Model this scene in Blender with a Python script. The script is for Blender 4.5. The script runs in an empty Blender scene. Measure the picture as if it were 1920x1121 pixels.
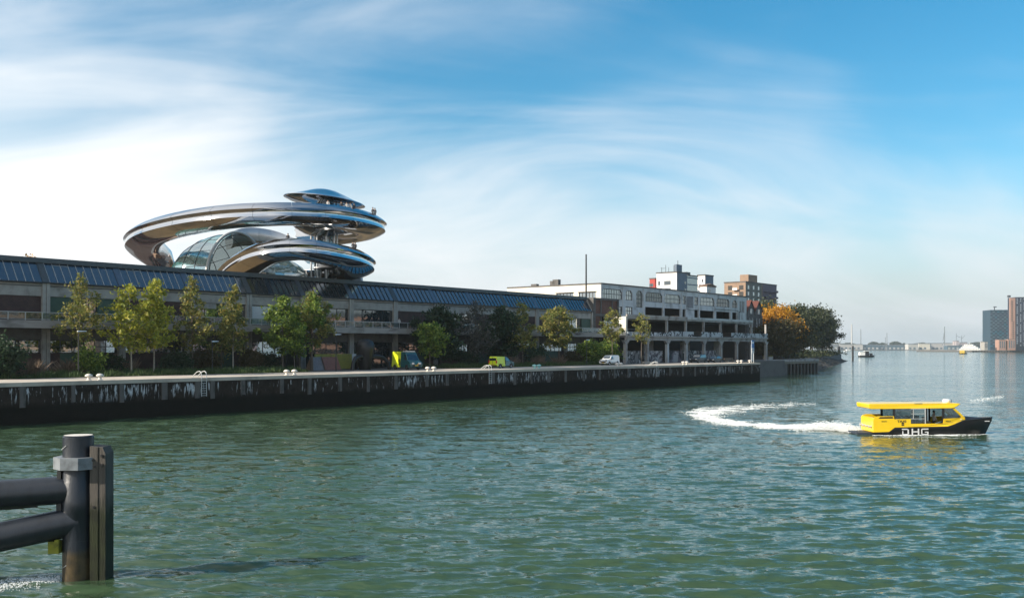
import bpy, bmesh, math, random
import numpy as np
from mathutils import Vector, Matrix
R = math.radians
sc = bpy.context.scene
COL = sc.collection
# ------------------------------------------------------------------ camera, sky, sun, exposure
CAMH = 7.0; FPX = 1867.0; HORY = 653.0
cam_d = bpy.data.cameras.new('camera'); cam = bpy.data.objects.new('camera', cam_d); COL.objects.link(cam)
cam.location = (0, 0, CAMH); cam.rotation_euler = (R(90), 0, 0)
cam_d.sensor_width = 36.0; cam_d.lens = 36.0*FPX/1920.0
cam_d.shift_y = (HORY-560.5)/1920.0
cam_d.clip_start = 0.2; cam_d.clip_end = 30000
sc.camera = cam
SUN_EL = R(27); SUN_H = Vector((-0.93, -0.37, 0)).normalized()
SUN_DIR = Vector((SUN_H.x*math.cos(SUN_EL), SUN_H.y*math.cos(SUN_EL), math.sin(SUN_EL)))
sun_d = bpy.data.lights.new('sun', 'SUN'); sun = bpy.data.objects.new('sun', sun_d); COL.objects.link(sun)
sun_d.energy = 5.0; sun_d.angle = R(0.53); sun_d.color = (1.0, 0.90, 0.76)
sun.rotation_euler = SUN_DIR.to_track_quat('Z', 'Y').to_euler(); sun.location = (-80, 20, 90)
sc.view_settings.view_transform = 'Standard'; sc.view_settings.look = 'None'
sc.view_settings.exposure = 0.58; sc.view_settings.gamma = 1.0
sc.render.engine = 'CYCLES'
sc.cycles.use_denoising = True
sc.cycles.max_bounces = 8; sc.cycles.transparent_max_bounces = 16; sc.cycles.volume_bounces = 1
sc.cycles.sample_clamp_indirect = 6.0; sc.cycles.caustics_reflective = False; sc.cycles.caustics_refractive = False

def nd(nt, typ, **kw):
    n = nt.nodes.new(typ)
    for k, v in kw.items():
        if k.startswith('i_'):
            key = k[2:]
            n.inputs[int(key) if key.isdigit() else key.replace('_', ' ')].default_value = v
        else: setattr(n, k, v)
    return n
def lk(nt, a, b): nt.links.new(a, b)
def mathn(nt, op, a, b=None, clamp=False):
    n = nt.nodes.new('ShaderNodeMath'); n.operation = op; n.use_clamp = clamp
    for i, q in enumerate((a, b)):
        if q is None: continue
        if isinstance(q, (int, float)): n.inputs[i].default_value = q
        else: nt.links.new(q, n.inputs[i])
    return n.outputs[0]
def ramp(nt, fac, stops, interp='LINEAR'):
    n = nt.nodes.new('ShaderNodeValToRGB'); n.color_ramp.interpolation = interp
    els = n.color_ramp.elements
    while len(els) < len(stops): els.new(0.5)
    for e, (p, c) in zip(els, stops):
        e.position = p; e.color = (c, c, c, 1) if isinstance(c, (int, float)) else (*c, 1)
    if fac is not None: nt.links.new(fac, n.inputs[0])
    return n.outputs[0]
def mixc(nt, fac, a, b, blend='MIX'):
    n = nt.nodes.new('ShaderNodeMix'); n.data_type = 'RGBA'; n.blend_type = blend
    for s, q in ((n.inputs[0], fac), (n.inputs[6], a), (n.inputs[7], b)):
        if isinstance(q, (int, float)): s.default_value = q
        elif isinstance(q, tuple): s.default_value = (*q, 1) if len(q) == 3 else q
        else: nt.links.new(q, s)
    return n.outputs[2]

w = bpy.data.worlds.new('World'); sc.world = w; w.use_nodes = True
nt = w.node_tree; nt.nodes.clear()
sky = nd(nt, 'ShaderNodeTexSky', sky_type='NISHITA', sun_disc=False, sun_elevation=SUN_EL,
         sun_rotation=math.atan2(SUN_H.x, SUN_H.y), air_density=1.0, dust_density=0.6, ozone_density=2.6, altitude=0)
tc = nd(nt, 'ShaderNodeTexCoord')
sep = nd(nt, 'ShaderNodeSeparateXYZ'); lk(nt, tc.outputs['Generated'], sep.inputs[0])
zc = mathn(nt, 'MAXIMUM', sep.outputs[2], 0.0)
# cirrus: noise on a high layer, seen in perspective
den = mathn(nt, 'ADD', zc, 0.42)
cx = mathn(nt, 'DIVIDE', sep.outputs[0], den); cy = mathn(nt, 'DIVIDE', sep.outputs[1], den)
comb = nd(nt, 'ShaderNodeCombineXYZ'); lk(nt, cx, comb.inputs[0]); lk(nt, cy, comb.inputs[1])
mp = nd(nt, 'ShaderNodeMapping'); lk(nt, comb.outputs[0], mp.inputs[0])
mp.inputs['Rotation'].default_value = (0, 0, R(-28)); mp.inputs['Scale'].default_value = (0.62, 0.80, 1); mp.inputs['Location'].default_value = (3.1, 1.7, 0)
n1 = nd(nt, 'ShaderNodeTexNoise', i_Scale=1.7, i_Detail=6.0, i_Roughness=0.45, i_Distortion=0.7); lk(nt, mp.outputs[0], n1.inputs[0])
mp2 = nd(nt, 'ShaderNodeMapping'); lk(nt, comb.outputs[0], mp2.inputs[0])
mp2.inputs['Rotation'].default_value = (0, 0, R(38)); mp2.inputs['Scale'].default_value = (0.7, 1.7, 1)
n2 = nd(nt, 'ShaderNodeTexNoise', i_Scale=2.0, i_Detail=9.0, i_Roughness=0.52, i_Distortion=1.3); lk(nt, mp2.outputs[0], n2.inputs[0])
dotn = nd(nt, 'ShaderNodeVectorMath', operation='DOT_PRODUCT'); lk(nt, tc.outputs['Generated'], dotn.inputs[0]); dotn.inputs[1].default_value = SUN_DIR
cov = mathn(nt, 'ADD', mathn(nt, 'MULTIPLY', n1.outputs[0], 1.30), mathn(nt, 'MULTIPLY', n2.outputs[0], 0.92))
cov = mathn(nt, 'ADD', cov, mathn(nt, 'MULTIPLY', dotn.outputs['Value'], 0.60))
cov = mathn(nt, 'SUBTRACT', cov, mathn(nt, 'MULTIPLY', mathn(nt, 'MINIMUM', zc, 0.28), 2.55))
cm = nd(nt, 'ShaderNodeMapRange', i_1=0.16, i_2=1.06, interpolation_type='SMOOTHSTEP'); lk(nt, cov, cm.inputs[0])
cloudf = mathn(nt, 'MULTIPLY', cm.outputs[0], 0.93)
hs = nd(nt, 'ShaderNodeHueSaturation', i_Hue=0.484, i_Saturation=1.4, i_Value=1.12); lk(nt, sky.outputs[0], hs.inputs['Color'])
hz = nd(nt, 'ShaderNodeMapRange', i_1=0.17, i_2=0.0, interpolation_type='SMOOTHSTEP'); lk(nt, sep.outputs[2], hz.inputs[0])
skyb = mixc(nt, mathn(nt, 'MULTIPLY', hz.outputs[0], 0.92), hs.outputs[0], (4.2, 4.7, 5.05))
fw = nd(nt, 'ShaderNodeMapRange', i_1=-0.55, i_2=0.25); lk(nt, dotn.outputs['Value'], fw.inputs[0])      # thin cloud glows towards the sun
skyc = mixc(nt, cloudf, skyb, mixc(nt, fw.outputs[0], (6.4, 6.7, 7.0), (8.3, 8.3, 8.25)))
bg = nd(nt, 'ShaderNodeBackground', i_Strength=0.095); lk(nt, skyc, bg.inputs[0])
wo = nd(nt, 'ShaderNodeOutputWorld'); lk(nt, bg.outputs[0], wo.inputs[0])

# ------------------------------------------------------------------ frame of the quay (s along it, t inland)
Q = 3.86
_du = (2440-960)/FPX; _n = math.hypot(_du, 1)
U = Vector((_du/_n, 1/_n, 0)); V = Vector((-U.y, U.x, 0)); RZ = math.atan2(U.y, U.x)
P0 = Vector((-960/FPX*89.5, 89.5, 0))
def P(s, t, z=Q): return P0 + U*s + V*t + Vector((0, 0, z))
def S(px, t):                      # where a bearing crosses the line at depth t
    m = (px-960)/FPX
    return (m*(P0.y+V.y*t)-P0.x-V.x*t)/(U.x-m*U.y)
def W(px, py, Y): return Vector(((px-960)/FPX*Y, Y, CAMH+(HORY-py)/FPX*Y))
def ST(p):
    d = Vector((p.x, p.y, 0))-P0
    return d.dot(U), d.dot(V)

# ------------------------------------------------------------------ helpers
class MB:
    def __init__(s): s.v = []; s.f = []; s.mi = []
    def add(s, vs, fs, mi=0):
        b = len(s.v); s.v += [tuple(p) for p in vs]
        s.f += [[b+i for i in f] for f in fs]; s.mi += [mi]*len(fs); return s
    def box(s, x0, x1, y0, y1, z0, z1, mi=0):
        vs = [(x0,y0,z0),(x1,y0,z0),(x1,y1,z0),(x0,y1,z0),(x0,y0,z1),(x1,y0,z1),(x1,y1,z1),(x0,y1,z1)]
        return s.add(vs, [[0,3,2,1],[4,5,6,7],[0,1,5,4],[1,2,6,5],[2,3,7,6],[3,0,4,7]], mi)
    def hexa(s, vs, mi=0):
        return s.add(vs, [[0,3,2,1],[4,5,6,7],[0,1,5,4],[1,2,6,5],[2,3,7,6],[3,0,4,7]], mi)
    def beam(s, a, b, wx, wz, mi=0):
        a = Vector(a); b = Vector(b); d = (b-a).normalized()
        up = Vector((0,0,1)) if abs(d.z) < 0.95 else Vector((0,1,0))
        x = d.cross(up).normalized()*wx/2; y = x.normalized().cross(d)*wz/2
        return s.hexa([a-x-y, a+x-y, a+x+y, a-x+y, b-x-y, b+x-y, b+x+y, b-x+y], mi)
    def tube(s, pts, r, n=8, mi=0, cap=True):
        pts = [Vector(p) for p in pts]; k = len(pts)
        rs = r if isinstance(r, (list, tuple)) else [r]*k
        vs = []; prev = None
        for i, p in enumerate(pts):
            d = (pts[min(i+1, k-1)]-pts[max(i-1, 0)]).normalized()
            if prev is None:
                up = Vector((0,0,1)) if abs(d.z) < 0.9 else Vector((0,1,0)); x = d.cross(up).normalized()
            else:
                x = (prev-d*prev.dot(d)).normalized()
            prev = x; y = d.cross(x)
            for j in range(n):
                a = 2*math.pi*j/n; vs.append(p+(x*math.cos(a)+y*math.sin(a))*rs[i])
        fs = [[i*n+j, i*n+(j+1)%n, (i+1)*n+(j+1)%n, (i+1)*n+j] for i in range(k-1) for j in range(n)]
        if cap: fs += [list(range(n))[::-1], [(k-1)*n+j for j in range(n)]]
        return s.add(vs, fs, mi)
    def lathe(s, prof, n=24, c=(0,0,0), mi=0, sx=1, sy=1):
        k = len(prof)
        vs = [(c[0]+r*math.cos(2*math.pi*j/n)*sx, c[1]+r*math.sin(2*math.pi*j/n)*sy, c[2]+z) for r, z in prof for j in range(n)]
        fs = [[i*n+j, i*n+(j+1)%n, (i+1)*n+(j+1)%n, (i+1)*n+j] for i in range(k-1) for j in range(n)]
        fs += [list(range(n))[::-1], [(k-1)*n+j for j in range(n)]]
        return s.add(vs, fs, mi)
    def prism(s, poly, f0, f1, mi=0):      # poly of 2-D points, f0/f1 map a 2-D point to 3-D
        n = len(poly)
        vs = [f0(*p) for p in poly]+[f1(*p) for p in poly]
        fs = [list(range(n))[::-1], list(range(n, 2*n))]+[[i, (i+1)%n, n+(i+1)%n, n+i] for i in range(n)]
        return s.add(vs, fs, mi)
    def mesh(s, name, mats, smooth=False):
        me = bpy.data.meshes.new(name); me.from_pydata(s.v, [], s.f)
        if not isinstance(mats, (list, tuple)): mats = [mats]
        for m in mats: me.materials.append(m)
        if len(mats) > 1: me.polygons.foreach_set('material_index', s.mi)
        bm = bmesh.new(); bm.from_mesh(me); bmesh.ops.recalc_face_normals(bm, faces=bm.faces); bm.to_mesh(me); bm.free()
        if smooth:
            me.polygons.foreach_set('use_smooth', [True]*len(me.polygons))
            try: me.set_sharp_from_angle(angle=R(38))
            except Exception: pass
        return me
    def build(s, name, mats, parent=None, smooth=False, loc=None, rotz=None):
        return link(name, s.mesh(name, mats, smooth), parent, loc, rotz)
def link(name, me, parent=None, loc=None, rotz=None):
    o = bpy.data.objects.new(name, me); COL.objects.link(o)
    if parent is not None: o.parent = parent
    if loc is not None: o.location = loc
    if rotz is not None: o.rotation_euler = (0, 0, rotz)
    return o
def tag(o, label, cat, group=None):
    o['label'] = label; o['category'] = cat
    if group: o['group'] = group
    return o
def thing(name, label, cat, loc=(0,0,0), rotz=0.0, group=None):
    o = bpy.data.objects.new(name, None); COL.objects.link(o); o.empty_display_size = 0.5
    o.location = loc; o.rotation_euler = (0, 0, rotz)
    return tag(o, label, cat, group)
def struct(o, kind='structure'): o['kind'] = kind; return o
def dup(root, label=None, loc=None, rotz=None, group=None):
    c = root.copy(); COL.objects.link(c)
    if label: c['label'] = label
    if group: c['group'] = group
    if loc is not None: c.location = loc
    if rotz is not None: c.rotation_euler = (0, 0, rotz)
    def rec(a, b):
        for ch in list(a.children):
            if ch is b: continue
            d = ch.copy(); COL.objects.link(d); d.parent = b; rec(ch, d)
    rec(root, c)
    return c
def catmull(pts, sub):
    pts = [np.array(p, float) for p in pts]; out = []
    e = [2*pts[0]-pts[1]]+pts+[2*pts[-1]-pts[-2]]
    for i in range(1, len(e)-2):
        for k in range(sub):
            t = k/sub; a, b, c, d = e[i-1], e[i], e[i+1], e[i+2]
            out.append(0.5*((2*b)+(-a+c)*t+(2*a-5*b+4*c-d)*t*t+(-a+3*b-3*c+d)*t**3))
    out.append(pts[-1]); return out

# ------------------------------------------------------------------ materials
def mat(name, col, rough=0.7, metal=0.0, var=0.25, scale=3.0, col2=None, bump=0.0, bscale=None, spec=0.5, stretch=(1,1,1), emit=None, coat=0.0):
    m = bpy.data.materials.new(name); m.use_nodes = True; nt = m.node_tree
    b = nt.nodes['Principled BSDF']
    b.inputs['Roughness'].default_value = rough; b.inputs['Metallic'].default_value = metal
    b.inputs['Specular IOR Level'].default_value = spec; b.inputs['Coat Weight'].default_value = coat
    tc = nd(nt, 'ShaderNodeTexCoord'); mp = nd(nt, 'ShaderNodeMapping'); mp.inputs['Scale'].default_value = stretch
    lk(nt, tc.outputs['Object'], mp.inputs[0])
    n = nd(nt, 'ShaderNodeTexNoise', i_Scale=scale, i_Detail=6.0, i_Roughness=0.6); lk(nt, mp.outputs[0], n.inputs[0])
    c2 = col2 or tuple(c*(1-var) for c in col); c1 = tuple(min(1, c*(1+var*0.5)) for c in col)
    lk(nt, ramp(nt, n.outputs[0], [(0.28, c2), (0.5, col), (0.75, c1)]), b.inputs['Base Color'])
    if bump:
        nb = nd(nt, 'ShaderNodeTexNoise', i_Scale=bscale or scale*6, i_Detail=5.0); lk(nt, mp.outputs[0], nb.inputs[0])
        bp = nd(nt, 'ShaderNodeBump', i_Strength=bump, i_Distance=0.05); lk(nt, nb.outputs[0], bp.inputs['Height']); lk(nt, bp.outputs[0], b.inputs['Normal'])
    return m
def brickmat(name, c1, c2, mortar, sc_=1.0, axis='XZ'):
    m = mat(name, c1, 0.85); nt = m.node_tree; b = nt.nodes['Principled BSDF']
    tc = nd(nt, 'ShaderNodeTexCoord'); se = nd(nt, 'ShaderNodeSeparateXYZ'); co = nd(nt, 'ShaderNodeCombineXYZ'); lk(nt, tc.outputs['Object'], se.inputs[0])
    lk(nt, se.outputs[0 if axis[0] == 'X' else 1], co.inputs[0]); lk(nt, se.outputs[2], co.inputs[1])
    br = nd(nt, 'ShaderNodeTexBrick', i_Scale=1.0); br.inputs['Brick Width'].default_value = 0.24*sc_; br.inputs['Row Height'].default_value = 0.075*sc_
    br.inputs['Mortar Size'].default_value = 0.008*sc_
    br.inputs['Color1'].default_value = (*c1, 1); br.inputs['Color2'].default_value = (*c2, 1); br.inputs['Mortar'].default_value = (*mortar, 1)
    lk(nt, co.outputs[0], br.inputs[0])
    n = nd(nt, 'ShaderNodeTexNoise', i_Scale=0.8, i_Detail=6.0); lk(nt, tc.outputs['Object'], n.inputs[0])
    lk(nt, mixc(nt, 0.75, br.outputs[0], ramp(nt, n.outputs[0], [(0.3, 0.45), (0.7, 1.0)]), 'MULTIPLY'), b.inputs['Base Color'])
    return m
def glassmat(name, tint=(0.02,0.03,0.035), refl=0.25, rough=0.03, clear=0.0):
    m = bpy.data.materials.new(name); m.use_nodes = True; nt = m.node_tree; b = nt.nodes['Principled BSDF']; out = nt.nodes['Material Output']
    b.inputs['Base Color'].default_value = (*tint, 1); b.inputs['Roughness'].default_value = rough; b.inputs['IOR'].default_value = 1.5
    g = nd(nt, 'ShaderNodeBsdfGlossy', i_Roughness=rough); g.inputs[0].default_value = (0.85, 0.92, 0.95, 1)
    n = nd(nt, 'ShaderNodeTexNoise', i_Scale=0.6, i_Detail=2.0); tc = nd(nt, 'ShaderNodeTexCoord'); lk(nt, tc.outputs['Object'], n.inputs[0])
    bp = nd(nt, 'ShaderNodeBump', i_Strength=0.05, i_Distance=0.1); lk(nt, n.outputs[0], bp.inputs['Height']); lk(nt, bp.outputs[0], g.inputs['Normal'])
    last = b.outputs[0]
    if clear > 0:
        t = nd(nt, 'ShaderNodeBsdfTransparent'); t.inputs[0].default_value = (0.75, 0.85, 0.85, 1)
        mx = nd(nt, 'ShaderNodeMixShader', i_0=clear); lk(nt, b.outputs[0], mx.inputs[1]); lk(nt, t.outputs[0], mx.inputs[2]); last = mx.outputs[0]
    mx = nd(nt, 'ShaderNodeMixShader', i_0=refl); lk(nt, last, mx.inputs[1]); lk(nt, g.outputs[0], mx.inputs[2]); lk(nt, mx.outputs[0], out.inputs[0])
    return m
def leafmat(name, cols, trans=0.35):
    m = bpy.data.materials.new(name); m.use_nodes = True; nt = m.node_tree; nt.nodes.clear()
    out = nd(nt, 'ShaderNodeOutputMaterial'); ge = nd(nt, 'ShaderNodeNewGeometry')
    k = len(cols); c = ramp(nt, ge.outputs['Random Per Island'], [(i/max(1, k-1), q) for i, q in enumerate(cols)])
    d = nd(nt, 'ShaderNodeBsdfPrincipled', i_Roughness=0.55); lk(nt, c, d.inputs['Base Color']); d.inputs['Specular IOR Level'].default_value = 0.3
    t = nd(nt, 'ShaderNodeBsdfTranslucent'); lk(nt, c, t.inputs[0])
    mx = nd(nt, 'ShaderNodeMixShader', i_0=trans); lk(nt, d.outputs[0], mx.inputs[1]); lk(nt, t.outputs[0], mx.inputs[2]); lk(nt, mx.outputs[0], out.inputs[0])
    return m
M = {}
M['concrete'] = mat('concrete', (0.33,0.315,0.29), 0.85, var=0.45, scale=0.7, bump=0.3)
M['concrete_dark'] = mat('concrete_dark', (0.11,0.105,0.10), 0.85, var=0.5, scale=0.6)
M['fascia'] = mat('fascia', (0.33,0.31,0.29), 0.85, col2=(0.10,0.085,0.08), scale=0.5, stretch=(0.5,1,1.6))
M['brick'] = brickmat('brick', (0.095,0.045,0.040), (0.060,0.032,0.030), (0.06,0.05,0.048))
M['brick_red'] = brickmat('brick_red', (0.20,0.075,0.05), (0.14,0.055,0.04), (0.16,0.13,0.11))
M['green_panel'] = mat('green_panel', (0.040,0.085,0.060), 0.6, var=0.25, scale=0.8)
M['dark_frame'] = mat('dark_frame', (0.02,0.022,0.024), 0.5)
M['glass'] = glassmat('glass', refl=0.42)
M['glass_dark'] = glassmat('glass_dark', refl=0.14)
M['glass_teal'] = glassmat('glass_teal', (0.06,0.30,0.30), refl=0.40, clear=0.5)
M['glass_rail'] = glassmat('glass_rail', (0.10,0.11,0.11), refl=0.10, clear=0.80)
M['glass_boat'] = glassmat('glass_boat', (0.02,0.025,0.03), refl=0.10, clear=0.68)
M['skylight'] = glassmat('skylight', (0.016,0.034,0.06), refl=0.17, rough=0.16)
M['skylight_plate'] = mat('skylight_plate', (0.13,0.17,0.22), 0.35, 0.6)
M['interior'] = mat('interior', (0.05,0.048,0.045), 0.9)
M['blind'] = mat('blind', (0.62,0.63,0.64), 0.8, var=0.1)
M['white_rail'] = mat('white_rail', (0.46,0.48,0.48), 0.5, var=0.1)
M['roof_gravel'] = mat('roof_gravel', (0.075,0.052,0.024), 0.95, var=4.0, col2=(0.018,0.02,0.01), scale=0.07)
M['roof_edge'] = mat('roof_edge', (0.075,0.09,0.10), 0.5, 0.3, var=0.3)
M['steel'] = mat('steel', (0.60,0.60,0.61), 0.05, 1.0, var=0.04, scale=0.15)
M['steel_brushed'] = mat('steel_brushed', (0.50,0.50,0.50), 0.32, 1.0, var=0.15, scale=0.6, stretch=(1,1,0.1))
M['steel_arch'] = mat('steel_arch', (0.55,0.55,0.53), 0.5, 0.2, var=0.1)
M['quay_conc'] = mat('quay_conc', (0.50,0.44,0.37), 0.9, col2=(0.30,0.26,0.22), scale=0.35, bump=0.2)
M['asphalt'] = mat('asphalt', (0.12,0.115,0.11), 0.9, var=0.3, scale=0.5)
M['soil'] = mat('soil', (0.05,0.045,0.03), 0.95, col2=(0.03,0.05,0.02))
M['pilaster'] = mat('pilaster', (0.115,0.105,0.098), 0.9, col2=(0.04,0.037,0.034), scale=1.2, stretch=(2,2,0.5))
M['derelict'] = mat('derelict', (0.50,0.52,0.53), 0.85, col2=(0.22,0.22,0.22), scale=0.45, bump=0.15, stretch=(1,1,0.6))
M['derelict_lit'] = mat('derelict_lit', (0.74,0.69,0.60), 0.85, var=0.12, scale=0.3)  # lit copy of the derelict concrete, sun brightness put into the colour
M['derelict_grey'] = mat('derelict_grey', (0.34,0.33,0.32), 0.9, col2=(0.14,0.115,0.11), scale=0.6)
M['black'] = mat('black', (0.012,0.012,0.013), 0.4)
M['rubber'] = mat('rubber', (0.018,0.018,0.018), 0.8)
M['white_paint'] = mat('white_paint', (0.80,0.80,0.78), 0.35, var=0.06, coat=0.3)
M['white_worn'] = mat('white_worn', (0.66,0.62,0.56), 0.6, col2=(0.38,0.33,0.27), scale=5)
M['teal_bollard'] = mat('teal_bollard', (0.30,0.58,0.55), 0.6, var=0.2, scale=5)
M['van_lime'] = mat('van_lime', (0.62,0.72,0.02), 0.35, var=0.05, coat=0.5)
M['van_teal'] = mat('van_teal', (0.010,0.085,0.095), 0.3, var=0.05, coat=0.6)
M['car_dark'] = mat('car_dark', (0.010,0.018,0.026), 0.35, var=0.05, coat=0.15)
M['car_black'] = mat('car_black', (0.010,0.011,0.011), 0.35, var=0.05, coat=0.15)
M['chrome'] = mat('chrome', (0.6,0.6,0.6), 0.2, 1.0)
M['lamp'] = mat('lamp', (0.75,0.76,0.75), 0.15, 0.2)
M['amber'] = mat('amber', (0.8,0.35,0.03), 0.3)
M['red_lamp'] = mat('red_lamp', (0.5,0.02,0.02), 0.3)
M['plate'] = mat('plate', (0.75,0.50,0.05), 0.5)
M['taxi_yellow'] = mat('taxi_yellow', (0.86,0.56,0.006), 0.28, var=0.05, coat=0.5)
M['hull_black'] = mat('hull_black', (0.006,0.006,0.007), 0.35, var=0.2, coat=0.1)
M['deck_navy'] = mat('deck_navy', (0.03,0.04,0.06), 0.6)
M['letter_white'] = mat('letter_white', (0.62,0.63,0.64), 0.5, var=0.05)
M['bark'] = mat('bark', (0.13,0.105,0.08), 0.95, var=0.5, scale=6, bump=0.4)
M['bark_pale'] = mat('bark_pale', (0.30,0.27,0.22), 0.9, var=0.5, scale=6)
M['bark_dark'] = mat('bark_dark', (0.05,0.042,0.035), 0.95, var=0.4, scale=3)
M['leaf_lime'] = leafmat('leaf_lime', [(0.132, 0.185, 0.026), (0.264, 0.304, 0.04), (0.449, 0.409, 0.053), (0.198, 0.238, 0.04)], 0.42)
M['leaf_olive'] = leafmat('leaf_olive', [(0.075,0.11,0.03),(0.16,0.19,0.045),(0.27,0.26,0.07),(0.32,0.25,0.07)], 0.42)
M['leaf_green'] = leafmat('leaf_green', [(0.053, 0.112, 0.026), (0.119, 0.198, 0.033), (0.264, 0.33, 0.053), (0.079, 0.145, 0.033)], 0.42)
M['leaf_dark'] = leafmat('leaf_dark', [(0.018,0.040,0.022),(0.03,0.06,0.03),(0.045,0.08,0.035)])
M['leaf_grey'] = leafmat('leaf_grey', [(0.07,0.075,0.07),(0.10,0.10,0.09),(0.06,0.07,0.05)])
M['leaf_gold'] = leafmat('leaf_gold', [(0.52,0.24,0.015),(0.62,0.32,0.02),(0.40,0.18,0.02),(0.30,0.17,0.03)])
M['leaf_far'] = leafmat('leaf_far', [(0.024,0.036,0.016),(0.04,0.054,0.022),(0.06,0.066,0.026)], 0.2)
M['leaf_brownish'] = leafmat('leaf_brownish', [(0.055,0.05,0.02),(0.09,0.065,0.025),(0.05,0.06,0.025)], 0.25)
M['grass'] = leafmat('grass', [(0.035,0.075,0.02),(0.06,0.11,0.03),(0.09,0.12,0.04)], 0.2)
M['reed'] = leafmat('reed', [(0.14,0.10,0.07),(0.20,0.14,0.10),(0.10,0.08,0.05)], 0.2)
M['timber'] = mat('timber', (0.20,0.175,0.14), 0.9, col2=(0.07,0.06,0.05), scale=2.0, stretch=(4,4,0.4), bump=0.5)
M['foam'] = mat('foam', (0.80,0.83,0.83), 0.8, var=0.05)
_nt = M['foam'].node_tree; _t = nd(_nt, 'ShaderNodeBsdfTransparent'); _mx = nd(_nt, 'ShaderNodeMixShader', i_0=0.35); lk(_nt, _nt.nodes['Principled BSDF'].outputs[0], _mx.inputs[1]); lk(_nt, _t.outputs[0], _mx.inputs[2]); lk(_nt, _mx.outputs[0], _nt.nodes['Material Output'].inputs[0])
M['skin'] = mat('skin', (0.45,0.28,0.2), 0.6)
M['cloth_dark'] = mat('cloth_dark', (0.03,0.03,0.035), 0.9)
M['cloth_light'] = mat('cloth_light', (0.5,0.48,0.46), 0.9)
M['hair'] = mat('hair', (0.03,0.022,0.015), 0.8)
M['rust'] = mat('rust', (0.16,0.10,0.07), 0.8, var=0.5)
M['sign_blue'] = mat('sign_blue', (0.03,0.16,0.42), 0.5, var=0.05)
M['wood'] = mat('wood', (0.22,0.16,0.11), 0.8, var=0.3)
def pile_mat():
    m = mat('pile_paint', (0.018,0.023,0.032), 0.36, var=0.45, scale=3.0, bump=0.15, stretch=(1,1,0.4)); nt = m.node_tree; b = nt.nodes['Principled BSDF']
    src = b.inputs['Base Color'].links[0].from_socket
    ge = nd(nt, 'ShaderNodeNewGeometry'); se = nd(nt, 'ShaderNodeSeparateXYZ'); lk(nt, ge.outputs['Position'], se.inputs[0])
    n = nd(nt, 'ShaderNodeTexNoise', i_Scale=3.0, i_Detail=5.0); lk(nt, ge.outputs['Position'], n.inputs[0])
    zz = mathn(nt, 'ADD', se.outputs[2], mathn(nt, 'MULTIPLY', n.outputs[0], 0.5))
    f = nd(nt, 'ShaderNodeMapRange', i_1=1.25, i_2=1.0); lk(nt, zz, f.inputs[0])
    lk(nt, mixc(nt, f.outputs[0], src, ramp(nt, n.outputs[0], [(0.35, (0.035,0.026,0.015)), (0.65, (0.09,0.065,0.03))])), b.inputs['Base Color'])
    return m
M['pile_paint'] = pile_mat()
def tidal(name, top, low, edge, band=0.25):
    m = mat(name, top, 0.85, var=0.4, scale=2.0, stretch=(3,3,0.35), bump=0.4); nt = m.node_tree; b = nt.nodes['Principled BSDF']
    src = b.inputs['Base Color'].links[0].from_socket
    ge = nd(nt, 'ShaderNodeNewGeometry'); se = nd(nt, 'ShaderNodeSeparateXYZ'); lk(nt, ge.outputs['Position'], se.inputs[0])
    n = nd(nt, 'ShaderNodeTexNoise', i_Scale=2.5, i_Detail=6.0); lk(nt, ge.outputs['Position'], n.inputs[0])
    zz = mathn(nt, 'ADD', se.outputs[2], mathn(nt, 'MULTIPLY', mathn(nt, 'SUBTRACT', n.outputs[0], 0.5), 0.9))
    f = nd(nt, 'ShaderNodeMapRange', i_1=edge+band, i_2=edge-band); lk(nt, zz, f.inputs[0])
    lk(nt, mixc(nt, f.outputs[0], src, ramp(nt, n.outputs[0], [(0.35, low), (0.7, tuple(c*2.4 for c in low))])), b.inputs['Base Color'])
    return m
M['timber_tidal'] = tidal('timber_tidal', (0.085,0.075,0.065), (0.007,0.010,0.002), 2.3)
M['bracket_algae'] = mat('bracket_algae', (0.22,0.22,0.02), 0.8, col2=(0.08,0.08,0.02), scale=4)
M['clamp_grey'] = mat('clamp_grey', (0.19,0.21,0.23), 0.5, var=0.5, scale=3)
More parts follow.
